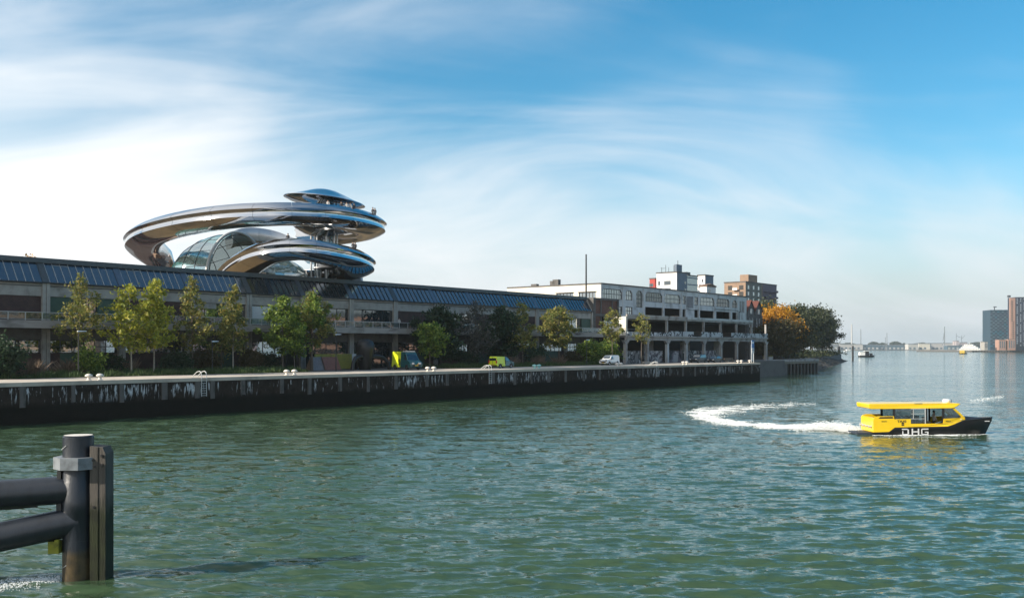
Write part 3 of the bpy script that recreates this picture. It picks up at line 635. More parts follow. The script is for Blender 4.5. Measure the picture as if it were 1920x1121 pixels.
for j in range(1, NF):
    f = math.pi*j/NF; MB().tube([vault(-0.1+1.6*q/14, f) for q in range(15)], 0.05, 6).build('vault_rib', M['dark_frame'], tw, True)
ax_ = Vector((0.9, -0.5, 0))
MB().tube([dC+ax_+dd*(AW*1.04*math.cos(math.pi*q/30))+Vector((0, 0, AH*1.03*math.sin(math.pi*q/30))) for q in range(31)], 0.24, 12).build('arch', M['steel_arch'], tw, True)
m_ = MB(); c2 = W(512, 505, 156)-TWL
m_.lathe([(4.6, 0), (4.4, 1.2), (3.8, 2.3), (2.8, 3.1), (1.4, 3.6), (0.05, 3.75)], 24, (c2.x, c2.y, -0.05), sx=1.2); m_.build('stair_glazing', M['glass_teal'], tw)
MB().box(mx_.x-1.2, mx_.x+1.2, mx_.y-1, mx_.y+1, 0, 2.2).build('plant_box', M['blind'], tw)

# reveal inside the clear skylights
# ------------------------------------------------------------------ derelict waterfront building
TD = 30.0; TG = 18.0
SD = S(1127, TD); DT = 17.4
dl = thing('derelict_building', 'derelict pale concrete waterfront building with open galleries and graffiti', 'building', P(0, TD, Q), RZ)
def dX(px): return S(px, TD)
tops = [(1129,1166.5,14.2,16.5,6),(1173,1186,14.2,16.5,2),(1193,1205,12.7,16.6,2),(1210,1242,14.2,16.5,5),(1246,1276,14.2,16.4,6),(1280,1286,14.2,16.3,1),(1302,1309,14.2,16.3,1),(1312,1339.5,14.2,16.4,5),(1343,1368,14.2,16.4,4),(1373,1382,14.2,16.3,2),(1387,1389,13.0,16.2,1),(1391,1392.8,13.0,16.2,1),(1394,1395.8,13.0,16.2,1)]
lows = [(1210,1243),(1246,1276),(1280,1286),(1302,1310),(1312,1339),(1343,1369),(1373,1382)]
sm = [(1158,1167),(1173,1186)]
XD1 = dX(1400)
ops = [(dX(a), dX(b), z0, z1) for a, b, z0, z1, n in tops]+[(dX(a), dX(b), 10.95 if a != 1343 else 10.4, 12.95) for a, b in lows]+[(dX(a), dX(b), 10.9, 12.7) for a, b in sm]
wall(MB(), SD, XD1, 9.77, DT, 0, 0.35, ops).build('front_wall', M['derelict'], dl)
for px in (1168.5, 1207.5, 1244.3, 1278, 1310.8, 1341.2, 1370.8, 1384):
    x = dX(px); MB().box(x-.28, x+.28, -0.12, -0.002, 10.1, DT-.3).build('pier_strip', M['derelict'], dl)
for a, b, z0, z1, n in tops:
    x0, x1 = dX(a), dX(b)
    f = window(dl, x0, x1, z0, z1, 0.2, n*2 if n > 1 else 1, 2 if z1-z0 < 3 else 4, M['glass'] if a < 1190 or a in (1246, 1312) else M['glass_dark'], panes=False, fw=0.13)
    if n > 1:      # cut corners over the big windows
        c = min(0.75, (x1-x0)*.3)
        for q, sg in ((x0, 1), (x1, -1)): MB().prism([(q, z1), (q+sg*c, z1), (q, z1-c)], lambda x, z: (x, 0.01, z), lambda x, z: (x, 0.34, z)).build('corner_fillet', M['derelict'], dl)
for a, b in sm: window(dl, dX(a), dX(b), 10.9, 12.7, 0.2, 3, 2, M['glass'], panes=False, fw=0.13)
# sunlit end wall: openings in t
def tOn(px):       # depth on the end wall (s = SD) where a bearing meets it
    lo, hi = 0.0, 200.0
    for _ in range(60):
        mid = (lo+hi)/2
        if S(px, TD+mid) < SD: lo = mid
        else: hi = mid
    return lo
TE = tOn(951)
eo = [(tOn(1117), tOn(1085), 14.0, 15.7), (tOn(1075), tOn(1043), 13.7, 15.7), (tOn(1019), tOn(999), 13.6, 15.5), (tOn(990), tOn(966), 13.6, 15.5)]
wall(MB(), 0.36, TE, 0, DT, SD, SD+.35, eo, ax='y').build('end_wall', M['derelict_lit'], dl)
for a, b, z0, z1 in eo:
    window(dl, a, b, z0, z1, SD+.2, 5 if a < 20 else 6, 1, M['blind'] if False else M['glass'], ax='y', panes=False, fw=0.16)
    MB().box(SD-.15, SD-.002, a-.2, b+.2, z1+.02, z1+.16).build('hood', M['concrete_dark'], dl)
MB().box(SD-.12, XD1+.1, -0.15, TE, DT, DT+.28).build('roof', M['concrete_dark'], dl)
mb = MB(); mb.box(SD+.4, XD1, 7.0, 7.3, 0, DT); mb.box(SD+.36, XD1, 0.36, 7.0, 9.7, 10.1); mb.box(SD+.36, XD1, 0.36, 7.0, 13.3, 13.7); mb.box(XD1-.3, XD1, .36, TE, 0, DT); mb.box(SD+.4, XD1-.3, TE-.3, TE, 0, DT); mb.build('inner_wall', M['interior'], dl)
for px, hh in ((1032, 1.1), (1037, 1.4), (996, 0.6)):
    y = tOn(px); MB().box(SD+2, SD+3, y, y+1.6, DT+.29, DT+.29+hh).build('roof_vent', M['concrete_dark'], dl)
mb = MB(); x = dX(1294); mb.box(x-2.0, x+1.6, -0.03, -0.004, 13.4, 16.3); mb.build('soot_patch', mat('soot', (0.20,0.20,0.21), 0.9, col2=(0.06,0.06,0.06), scale=0.7), dl)
# galleries
GY = TG-TD; g0 = S(1175, TG); gs = (S(1437.9, TG)-g0)/8
murals = [mural_mat('mural%d' % i, i+1, p) for i, p in enumerate([[(0.02,0.02,0.022),(0.20,0.19,0.19),(0.03,0.03,0.03),(0.42,0.41,0.40)],[(0.03,0.03,0.03),(0.40,0.39,0.39),(0.07,0.06,0.07),(0.20,0.18,0.19),(0.46,0.45,0.44)],[(0.03,0.03,0.03),(0.13,0.11,0.13),(0.32,0.31,0.31)]])]
graf = mural_mat('tagging', 9, [(0.42,0.45,0.48),(0.46,0.49,0.52),(0.03,0.03,0.035),(0.44,0.47,0.5)])
for i in range(9):
    x = g0+gs*i; wd = 0.33
    MB().box(x-wd, x+wd, GY-.02, GY+.6, 0, 4.15).build('column', M['derelict_grey'] if i not in (2, 3, 7) else M['derelict'], dl)
    m_ = MB(); m_.prism([(x-1.2, 4.85), (x-wd-.1, 4.1), (x+wd+.1, 4.1), (x+1.2, 4.85)], lambda a, b: (a, GY, b), lambda a, b: (a, GY+.55, b)); m_.build('capital', M['derelict_grey'], dl)
    if i > 0: MB().box(x-(.26 if i < 8 else .14), x+(.26 if i < 8 else .14), GY+.15, GY+.6, 6.3, 9.35).build('upper_column', M['derelict_grey'], dl)
for i in range(8):
    a = g0+gs*i; b = a+gs
    MB().box(a+.01, b-.01, GY, GY+.5, 4.86, 5.55).build('gallery_beam', M['derelict_grey'], dl)
    MB().box(a+.01, b-.01, GY-.35, 0, 5.56, 5.85).build('gallery_deck', M['derelict_grey'], dl)
    gaps = {3: (0.0, 0.35, 0.72, 1.0), 6: (0.0, 0.0, 0.38, 1.0)}.get(i+0, None)
    pieces = [(0, 1)] if i not in (3, 5) else ([(0, .3), (.75, 1)] if i == 3 else [(.55, 1)])
    for p, q in pieces: MB().box(a+gs*p+.02, a+gs*q-.02, GY-.3, GY-.12, 5.86, 6.95 if i > 1 else 6.6).build('parapet_panel', graf, dl)
    if i in (3, 5):
        m_ = MB(); p, q = (.3, .75) if i == 3 else (0, .55)
        for z in (6.2, 6.5, 6.85): m_.box(a+gs*p, a+gs*q, GY-.24, GY-.2, z, z+.05)
        m_.build('railing', M['rust'], dl)
    if i < 7: MB().box(a+.01+(.3 if i == 0 else 0), b-.01, GY, -0.01 if i else GY+3.4, 9.36, 9.75).build('upper_deck', M['derelict_grey'], dl)
    if i < 7: MB().box(a+.01, b-.01, GY-.12, GY+.2, 9.76, 10.25).build('upper_parapet', M['derelict_grey'] if i in (0, 1, 2) else M['derelict'], dl)
    if i < 5: MB().box(a+.4, b-.4, GY+1.2, GY+1.35, 0, 2.6).build('mural_panel', murals[i % 3], dl)
    if i in (0, 2, 4, 6): MB().box(a+.5, b-gs*.45, GY+6.5, GY+6.8, 0, 5.5).build('back_partition', M['derelict_grey'], dl)
MB().box(g0-.3, g0+.3, GY+.02, GY+3.4, 5.86, 9.75).build('gallery_end_wall', M['derelict_lit'], dl)
MB().box(EX+.2, g0-.34, GY+3, -0.1, 5.5, 6.3).build('link_deck', M['derelict_grey'], dl)
MB().box(S(1159, TG+2), g0-.4, GY-.2, GY-.02, 5.6, 6.25).build('link_fascia', M['derelict'], dl)
MB().box(g0-3.2, g0-.4, GY+2.5, GY+2.8, 0, 5.5).build('back_partition', M['derelict_grey'], dl)
m_ = MB(); x = dX(1384); m_.tube([(x+.6, -0.1, 13.3), (x+.6, -0.1, 10.2)], 0.07, 6); m_.tube([(dX(1340), -0.15, 13.5), (dX(1383), -0.15, 13.5), (dX(1383), -.15, 10.4)], 0.07, 6); m_.build('drainpipe', M['dark_frame'], dl)
m_ = MB(); m_.tube([(dX(1286)+i*.75, -0.06, 13.2-.25*math.sin(i*.45)-.03*i) for i in range(10)], 0.05, 6); m_.build('loose_cable', M['dark_frame'], dl)
for i, (x, y) in enumerate([(dX(1252), -3), (dX(1266), -4), (dX(1232), -5)]): MB().box(x, x+1.6, y, y+1.2, 9.76, 10.5+.2*i).build('rubble_crate', M['wood'], dl)
# ------------------------------------------------------------------ gabled house and the blocks behind
hs_ = thing('gabled_house', 'narrow dark house with two red tiled gables past the derelict building', 'house', P(0, TD+1.5, Q), RZ)
h0, h1 = S(1400, TD+1.5)+.3, S(1430, TD+1.5); hw = h1-h0
ops = []
for c in (.13, .30, .58, .75):
    for z in (9.2, 5.6): ops.append((h0+hw*c, h0+hw*(c+.10), z, z+2.6))
wall(MB(), h0, h1, 0, 12.6, 0, .35, ops).build('front_wall', M['concrete_dark'], hs_)
mb = MB(); mb.box(h0, h0+.3, .36, 9, 0, 12.6); mb.box(h1-.3, h1, .36, 9, 0, 12.6); mb.box(h0+.3, h1-.3, 8.7, 9, 0, 12.6); mb.box(h0+.3, h1-.3, 3, 3.2, 0, 12.6); mb.build('side_wall', M['concrete_dark'], hs_)
for o in ops: window(hs_, o[0], o[1], o[2], o[3], .2, 2, 2, M['glass'], M['blind'], .12, panes=False)
for q in range(2):
    a = h0+hw*(.02+.49*q); b = a+hw*.47; c = (a+b)/2
    MB().prism([(a+.2, 12.61), (b-.2, 12.61), (b-.2, 14), (c, 16.2), (a+.2, 14)], lambda x, z: (x, .05, z), lambda x, z: (x, .4, z)).build('gable', M['concrete_dark'], hs_)
    m_ = MB(); m_.prism([(a-.1, 13.6), (c, 16.5), (b+.1, 13.6), (b+.1, 13.9), (c, 16.9), (a-.1, 13.9)], lambda x, z: (x, -0.15, z), lambda x, z: (x, 8.5, z)); m_.build('roof', mat('roof_tile%d' % q, (0.10,0.03,0.022), 0.8), hs_)
    window(hs_, c-.6, c+.6, 13.0, 14.4, -0.02, 2, 1, M['glass'], M['blind'], .1, panes=False)

def tower(name, label, px0, pxc, px1, py, Y, depth, mats, floors, n_l, n_r, base_z=Q, wmat=None, fh=2.9, ang=None):
    """a block seen on its corner: left face px0..pxc turned to the sun, right face pxc..px1 in shade"""
    c = W(pxc, py, Y); top = c.z
    root = thing(name, label, 'apartment block', (c.x, c.y, base_z), RZ)
    H_ = top-base_z
    # local x along the quay direction (right face), local y inland (left face)
    def solve(px, ax):
        lo, hi = 0, 400
        for _ in range(60):
            m_ = (lo+hi)/2; q = c+(U if ax == 'x' else V)*m_; sx = 960+FPX*q.x/q.y
            if (sx < px) == (ax == 'x'): lo = m_
            else: hi = m_
        return lo
    LX = solve(px1, 'x'); LY = solve(px0, 'y')
    MB().box(0, LX, 0, LY, 0, H_).build('walls', mats[0], root)
    MB().box(-.2, LX+.2, -.2, LY+.2, H_+.01, H_+.5).build('roof', mats[1], root)
    return root, LX, LY, H_
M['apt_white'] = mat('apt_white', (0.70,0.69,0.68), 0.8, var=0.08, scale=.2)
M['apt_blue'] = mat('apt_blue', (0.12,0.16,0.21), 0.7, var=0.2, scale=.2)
M['apt_glass'] = glassmat('apt_glass', (0.03,0.07,0.08), 0.25)
M['apt_brick'] = mat('apt_brick', (0.27,0.185,0.13), 0.85, var=0.2, scale=.4)
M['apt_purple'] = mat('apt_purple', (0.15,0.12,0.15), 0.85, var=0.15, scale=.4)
M['apt_red'] = mat('apt_red', (0.36,0.05,0.04), 0.8)
# brick tower: stepped in depth
r, LX, LY, H_ = tower('brick_apartment_tower', 'tan brick apartment tower with white framed windows rising over the far trees', 1358, 1398, 1456, 529, 470, 0, (M['apt_brick'], M['concrete_dark']), 9, 4, 5)
for fl in range(2, 12):
    z = H_-1.6-fl*3.0+4.4
    if z < 14: break
    for a in (.06, .22, .38): 
        f = MB().box(LX*a, LX*a+1.7, -.06, -.003, z, z+1.9).build('window_frame', M['blind'], r); MB().box(LX*a+.2, LX*a+1.5, -.09, -.062, z+.2, z+1.7).build('pane', M['glass'], f)
    for a in (.56, .72, .86):
        f = MB().box(LX*a, LX*a+LX*.12, -1.2, -.003, z-.5, z-.35).build('balcony', M['apt_purple'], r); MB().box(LX*a, LX*a+LX*.12, -1.25, -1.18, z-.34, z+.55).build('balustrade', M['apt_purple'], f)
        MB().box(LX*a+.3, LX*a+LX*.1, -.05, -.003, z-.3, z+1.7).build('balcony_door', M['glass_dark'], r)
    for a in (.1, .62): MB().box(-.05, -.003, LY*a, LY*a+LY*.2, z-.3, z+1.8).build('loggia_shade', M['interior'], r)  # flat dark sheets, the recess's shade painted on the wall
    f = MB().box(-1.3, -.003, LY*.34, LY*.56, z-.5, z-.3).build('balcony', M['apt_white'], r); MB().box(-1.35, -1.28, LY*.34, LY*.56, z-.29, z+.6).build('balustrade', M['apt_white'], f)
MB().box(LX*.53, LX, -.06, -.004, 0, H_).build('cladding', M['apt_purple'], r)  # face turned from the sun: its darkness put into both sheets' colours
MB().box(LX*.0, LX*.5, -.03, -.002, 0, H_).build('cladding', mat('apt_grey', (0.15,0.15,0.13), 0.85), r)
MB().box(LX*.22, LX*.5, LY*.2, LY*.6, H_+.51, H_+4.2).build('lift_housing', M['apt_brick'], r)
# white tower, its flank's shade painted as a blue-grey sheet
r, LX, LY, H_ = tower('white_apartment_block', 'white stepped apartment block with flank in painted blue grey shade and rooftop aerials', 1231, 1269, 1288, 511, 430, 0, (M['apt_white'], M['concrete_dark']), 9, 3, 2)
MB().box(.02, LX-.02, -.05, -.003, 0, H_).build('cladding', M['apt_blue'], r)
for fl in range(3): MB().box(-.05, -.003, LY*.30, LY*.62, H_-5.2-fl*3.2, H_-3.4-fl*3.2).build('window', M['glass_dark'], r)
for fl in range(3):
    MB().box(-.05, -.003, LY*.82, LY*.92, H_-5.2-fl*3.2, H_-3.4-fl*3.2).build('window', M['glass_dark'], r)
    MB().box(LX*.75, LX*.9, -.09, -.051, H_-4.6-fl*3.2, H_-3.4-fl*3.2).build('window', M['glass_dark'], r)
MB().box(0.2, LX*.55, 0.2, LY*.14, H_+.51, H_+3.6).build('lift_housing', M['apt_blue'], r)
for a, hh in ((.2, 2.8), (.45, 2.0), (.6, 3.2), (.8, 2.2)): MB().tube([(1, LY*a, H_+.5), (1, LY*a, H_+.5+hh)], .09, 6).build('aerial', M['dark_frame'], r)
MB().tube([(1, LY*.6, H_+2.2), (1, LY*.85, H_+2.3)], .08, 6).build('aerial', M['dark_frame'], r)
MB().tube([(LX*.3, 1, H_+3.6), (LX*.3, 1, H_+5.4)], .12, 6).build('aerial', M['dark_frame'], r)
r, LX, LY, H_ = tower('glazed_apartment_block', 'glass fronted middle block joining the white apartment blocks', 1287, 1288.5, 1308, 517, 440, 0, (M['apt_glass'], M['concrete_dark']), 9, 1, 2)
for fl in range(5): MB().box(0, LX, -.25, -.004, H_-1-fl*3.0, H_-.6-fl*3.0).build('floor_band', M['apt_blue'], r)
MB().box(LX*.1, LX*.5, 1, 3, H_+.51, H_+1.8).build('roof_plant', M['dark_frame'], r)
r, LX, LY, H_ = tower('slab_apartment_block', 'slab block with painted grey flank shade and white stepped balconies behind the roofline', 1308, 1322, 1337.5, 516.5, 450, 0, (M['apt_white'], M['concrete_dark']), 9, 1, 2)
MB().box(.02, LX-.02, -.05, -.003, 0, H_).build('cladding', M['apt_blue'], r)  # shade of the right face put into the sheet's colour
for fl in range(5): MB().box(-.06, -.003, LY*.25, LY*.4, H_-3-fl*3, H_-1.6-fl*3).build('window', M['glass_dark'], r)
for fl in range(3): MB().box(LX*.45, LX*.55, -.09, -.052, H_-4.2-fl*3.4, H_-3.2-fl*3.4).build('window', M['glass_dark'], r)
for fl in range(4): MB().box(-2.2-fl*1.2, -.07, LY*.5, LY*.98, H_-5-fl*2.6, H_-4-fl*2.6).build('balcony', M['apt_white'], r)
r, LX, LY, H_ = tower('red_apartment_block', 'small dark red block beside the white apartment block', 1218, 1228, 1233, 523, 440, 0, (M['apt_red'], M['concrete_dark']), 5, 1, 1)
for a in (.3, .6): MB().box(-.05, -.003, LY*a, LY*a+1.2, H_-3.4, H_-2).build('window', M['glass_dark'], r)
r, LX, LY, H_ = tower('low_roof_block', 'low tiled rooftop showing above the derelict roofline between apartment towers', 1312, 1325, 1342, 537, 330, 0, (M['apt_white'], M['rust']), 5, 1, 1)
MB().prism([(0, H_+.5), (LX, H_+.5), (LX*.6, H_+1.1)], lambda x, z: (x, 0, z), lambda x, z: (x, LY, z)).build('ridge', M['rust'], r)
MB().box(LX*.2, LX*.4, -.05, -.003, H_-2.4, H_-.8).build('window', M['glass_dark'], r)

# ------------------------------------------------------------------ vegetation
def leaf_verts(cent, size, rg, up=0.0):
    n = len(cent); a = rg.normal(size=(n, 3)); a[:, 2] *= (1-up); a /= np.linalg.norm(a, axis=1)[:, None]+1e-9
    b = rg.normal(size=(n, 3)); b = np.cross(a, b); b /= np.linalg.norm(b, axis=1)[:, None]+1e-9
    sz = size*rg.uniform(0.6, 1.35, n)[:, None]
    v = np.stack([cent-a*sz, cent+b*sz*.5, cent+a*sz, cent-b*sz*.5], 1)
    return v.reshape(-1, 3)
def quads(n): return np.arange(4*n).reshape(n, 4)
def tree(name, label, base, h, rad, z0, nleaf, size, lm, bm_, seed, shape='oval', tr=0.12, clus=0.55, nl=16, group=None, lean=(0, 0), cat='tree'):
    rg = np.random.default_rng(seed); rn = random.Random(seed)
    root = thing(name, label, cat, base, 0, group)
    if cat == 'tree' and size < .3: size *= 1.4; nleaf = int(nleaf*.52); clus *= .62
    mb = MB(); k = 9; path = []
    for i in range(k):
        a = i/(k-1); path.append(Vector((lean[0]*a+rn.uniform(-1, 1)*.05*h*.2*a, lean[1]*a+rn.uniform(-1, 1)*.05*h*.2*a, a*h*.93)))
    mb.tube([Vector((0, 0, -0.15))]+path[1:], [tr*1.25]+[tr*(1-.88*(i/(k-1))) for i in range(1, k)], 8)
    def env(a):      # crown radius at fraction a of the crown's height
        if shape == 'oval': return rad*max(.08, math.sin(math.pi*min(1, (a*.9+.12)))**.75)
        if shape == 'column': return rad*(.55+.45*math.sin(math.pi*min(1, a*.8+.25)))*(1-.55*a**3)
        if shape == 'cone': return rad*max(.07, (1-a)**.75*(.55+.45*min(1, a*6)))
        return rad*max(.1, math.sqrt(max(0, 1-(2*a-1)**2)))**.7      # round
    cents = []; wts = []
    for i in range(nl):
        a = (i+.5)/nl; zz = h*(z0+(1-z0)*a*.92); ang = i*2.399+rn.uniform(-.5, .5); L = env(a)*rn.uniform(.62, 1.12)
        ti = min(k-2, int(zz/h/.93*(k-1))); st = path[min(k-1, ti)].lerp(path[min(k-1, ti+1)], .5); st.z = max(h*z0*.75, zz-L*.55)
        q = st.z/(h*.93)*(k-1); qi = min(k-2, int(q)); st = path[qi].lerp(path[qi+1], q-qi)
        en = Vector((st.x+math.cos(ang)*L, st.y+math.sin(ang)*L, zz+L*rn.uniform(-.05, .3)))
        mid = st.lerp(en, .5)+Vector((0, 0, L*.1))
        r0 = max(.02, tr*.42*(1-a*.6)); mb.tube([st, mid, en], [r0, r0*.6, r0*.2], 5, cap=False)
        for q in range(5):
            f = rn.uniform(.35, 1.05); p = st.lerp(en, f)+Vector((rn.gauss(0, .22), rn.gauss(0, .22), rn.gauss(0, .2)))*L*.8
            if q < 3: mb.tube([st.lerp(en, max(.2, f-.25)), p], [r0*.35, r0*.12], 4, cap=False)
            cents.append(p); wts.append(L+.25)
    mb.build('trunk', bm_, root, True)
    cents = np.array([tuple(c) for c in cents]); wts = np.array(wts); wts /= wts.sum()
    pick = rg.choice(len(cents), nleaf, p=wts); dens = rg.uniform(.55, 1.25, len(cents))
    off = rg.normal(size=(nleaf, 3))*np.array([1, 1, .75])*(clus*dens[pick])[:, None]
    pts = cents[pick]+off; pts = pts[(pts[:, 2] > h*z0*.62)]
    o = link('crown', npmesh('crown', leaf_verts(pts, size, rg), quads(len(pts)), lm), root)
    return root
TL = 'trees along the quay'
def qtree(px, py_top, t, label, lm, bm_='bark', rad=2.2, z0=.3, n=5200, size=.16, shape='oval', tr=.11, clus=.5, nl=18, seed=None, name='quay_tree', **kw):
    s = S(px, t); b = P(s, t, Q); h = CAMH+(HORY-py_top)/FPX*b.y-Q
    return tree(name, label, b, h, rad, z0, n, size, M[lm], M[bm_], seed or int(px*7+t), shape, tr, clus, nl, TL, **kw)
qtree(150, 505, 17, 'slim open autumn tree in front of the green warehouse panels', 'leaf_olive', rad=3.3, z0=.36, n=4600, size=.13, shape='cone', tr=.10, clus=.5, nl=26)
qtree(247, 524, 14.5, 'lime yellow tree with pale trunk leaning out over the grass bed', 'leaf_lime', 'bark_pale', rad=2.9, z0=.27, n=5200, size=.16, clus=.55, nl=20, lean=(-.3, 0))
qtree(289, 515, 15, 'yellow green tree close beside the lime yellow tree', 'leaf_lime', 'bark_pale', rad=2.4, z0=.30, n=6200, size=.16, shape='column', clus=.55, nl=20)
qtree(361, 508, 18, 'slender conical tree with dark trunk before the brick bay', 'leaf_olive', rad=2.9, z0=.3, n=5200, size=.14, shape='cone', tr=.12, nl=26)
qtree(437, 527, 17.5, 'narrow reddish olive tree before the dark skylight panes', 'leaf_olive', 'bark_pale', rad=2.0, z0=.26, n=4600, size=.15, shape='column', nl=20)
qtree(415, 600, 18.5, 'small half bare tree at the foot of the narrow olive tree', 'leaf_olive', rad=1.9, z0=.35, n=1200, size=.14)
qtree(530, 548, 16.5, 'dense bright green tree in front of the pale curtained windows', 'leaf_green', rad=2.3, z0=.3, n=8200, size=.17, shape='column', clus=.6, nl=18)
qtree(552, 575, 17, 'darker green tree between two taller bright green trees', 'leaf_green', rad=2.2, z0=.34, n=5200, size=.17, shape='column', clus=.6)
qtree(584, 541, 17.5, 'tall tree with thick trunk and thinning crown beside the lamp post', 'leaf_olive', rad=2.9, z0=.32, n=5600, size=.17, tr=.2, clus=.6)
qtree(586, 545, 16.8, 'green topped tree growing against the thick trunked tree', 'leaf_green', rad=2.0, z0=.55, n=3000, size=.17, clus=.55)
qtree(806, 605, 15.0, 'short pale leaved tree beside the tall lime and teal van', 'leaf_green', rad=2.6, z0=.36, n=4200, size=.2, clus=.6, shape='round')
qtree(826, 566, 17.5, 'broad dark evergreen tree behind the short pale leaved tree', 'leaf_dark', 'bark_dark', rad=4.2, z0=.16, n=11000, size=.22, shape='oval', clus=.8, nl=22, tr=.16)
qtree(893, 557, 17, 'grey leaved open crowned tree between two dark evergreens', 'leaf_grey', 'bark_dark', rad=3.6, z0=.2, n=4200, size=.17, clus=.7, nl=24)
qtree(940, 568, 17.5, 'large dark evergreen tree behind the small lime van', 'leaf_dark', 'bark_dark', rad=4.6, z0=.14, n=12000, size=.22, shape='oval', clus=.85, nl=22, tr=.16)
qtree(980, 560, 15, 'straw yellow upright tree beside the large dark evergreen', 'leaf_olive', rad=2.2, z0=.28, n=4200, size=.17, shape='column', clus=.55)
qtree(1048, 570, 16, 'rounded olive tree in front of the end of the warehouse balcony', 'leaf_olive', rad=3.6, z0=.34, n=7600, size=.18, clus=.6, nl=24)
qtree(1148, 574, 13, 'sparse young tree before the brick end bay', 'leaf_olive', rad=2.3, z0=.42, n=2600, size=.18, clus=.5)
qtree(1203, 582, 13, 'thin nearly bare young tree in front of the graffiti galleries', 'leaf_olive', rad=2.2, z0=.42, n=1500, size=.17, clus=.5)
t_ = tree('tree', 'golden tree top showing just above the warehouse roof', P(S(64, 70), 70, Q), CAMH+(HORY-472)/FPX*(P(S(64, 70), 70).y)-Q, 2.6, .5, 2600, .2, M['leaf_gold'], M['bark'], 77, 'round', .16, .7)
def bush(px, t, h, r, lm, label, n=2600, size=.16, seed=1):
    b = P(S(px, t), t, Q); rg = np.random.default_rng(seed+int(px))
    root = thing('shrub', label, 'shrub', b, 0, 'shrubs in the quay beds')
    mb = MB()
    for i in range(7):
        a = rg.uniform(0, 6.28); mb.tube([(0, 0, -.05), (math.cos(a)*r*.3, math.sin(a)*r*.3, h*.5), (math.cos(a)*r*.6, math.sin(a)*r*.6, h*.85)], [.03, .02, .008], 5, cap=False)
    mb.build('stems', M['bark_dark'], root)
    c = rg.normal(size=(26, 3)); c /= np.linalg.norm(c, axis=1)[:, None]; c *= rg.uniform(.4, 1, 26)[:, None]; c = c*np.array([r, r, h*.5])*.8+np.array([0, 0, h*.52])
    p = c[rg.integers(0, 26, n)]+rg.normal(size=(n, 3))*np.array([r, r, h*.5])*.2; p = p[p[:, 2] > .03]
    link('leaves', npmesh('leaves', leaf_verts(p, size, rg), quads(len(p)), M[lm]), root)
bush(8, 12, 4.6, 2.2, 'leaf_dark', 'tall dark bush beside the paved strip near the warehouse brick bay', 4500, .2)
bush(168, 15, 3.6, 1.6, 'leaf_green', 'leafy green bush under the slim open autumn tree')
bush(205, 17, 2.6, 2.0, 'leaf_dark', 'low dark bush between the slim autumn tree and the lime yellow tree')
bush(330, 18, 2.8, 2.2, 'leaf_dark', 'low dark bush beside the slender conical tree', seed=4)
bush(388, 19, 3.0, 2.4, 'leaf_brownish', 'brown tinged bush between the conical tree and the narrow olive tree')
bush(470, 19, 3.2, 2.0, 'leaf_brownish', 'brown leaved bush to the right of the narrow olive tree', seed=6)
bush(505, 20, 2.6, 1.6, 'leaf_dark', 'small dark bush beside the dense bright green tree')
bush(1000, 18, 3.8, 2.8, 'leaf_dark', 'dark bush behind the pair of teal bollards')
bush(870, 18, 3.2, 2.6, 'leaf_dark', 'dark bush under the grey leaved tree', seed=5)
bush(1075, 17, 2.6, 2.4, 'leaf_brownish', 'brownish bush under the rounded olive tree', seed=7)
bush(1105, 15, 4.8, 2.6, 'leaf_green', 'big green bush behind the small white van', 4600, .22)
bush(1138, 15.5, 4.9, 2.8, 'leaf_green', 'leafy bush between the white van and the first gallery column', 4600, .22)
def blades(name, regs, n, hmin, hmax, wd, m, seed, label):
    rg = np.random.default_rng(seed); tot = sum((b-a)*(d-c) for a, b, c, d in regs); V_ = []
    for a, b, c, d in regs:
        k = int(n*(b-a)*(d-c)/tot); s_ = rg.uniform(a, b, k); t_ = rg.uniform(c, d, k); hh = rg.uniform(hmin, hmax, k)*(0.55+0.65*(0.5+0.5*np.sin(s_*1.7+3*np.sin(t_*.9))))
        x = P0.x+U.x*s_+V.x*t_; y = P0.y+U.y*s_+V.y*t_; an = rg.uniform(0, 6.28, k); lx = rg.normal(0, .35, k)*hh; ly = rg.normal(0, .35, k)*hh
        dx, dy = np.cos(an)*wd, np.sin(an)*wd; z = np.full(k, Q)
        V_.append(np.stack([np.stack([x-dx, y-dy, z], -1), np.stack([x+dx, y+dy, z], -1), np.stack([x+lx*.5+dx*.7, y+ly*.5+dy*.7, z+hh*.6], -1), np.stack([x+lx, y+ly, z+hh], -1)], 1).reshape(-1, 3))
    v = np.concatenate(V_); o = link(name, npmesh(name, v, quads(len(v)//4), m)); o['label'] = label; o['category'] = 'grass'; struct(o, 'stuff'); return o
beds = [(-15, S(168, 11), 11.2, 20.5), (S(200, 11), S(395, 11), 11.2, 20.5), (S(405, 11), S(585, 11), 11.2, 20.5), (S(850, 12), S(1160, 12), 12.0, 20.0)]
for a, b, c, d in beds:
    struct(MB().box(a-.1, b+.1, c-.1, d+.1, 0, 0.03).build('planting_bed', M['soil'], None, loc=P(0, 0, Q+.008), rotz=RZ))
blades('bed_grass', beds, 52000, .25, .85, .035, M['grass'], 3, 'rough green grass in the quay planting beds')
blades('tall_reeds', [(S(-30, 14), S(78, 14), 13, 16), (S(225, 18), S(245, 18), 17, 19), (S(105, 18), S(160, 18), 17, 19), (S(1000, 14), S(1018, 14), 13.5, 15), (S(1042, 14), S(1056, 14), 13.5, 15), (S(955, 14), S(968, 14), 13.5, 15)], 5200, .9, 1.9, .035, M['reed'], 4, 'straw coloured tall grasses in the quay planting beds')

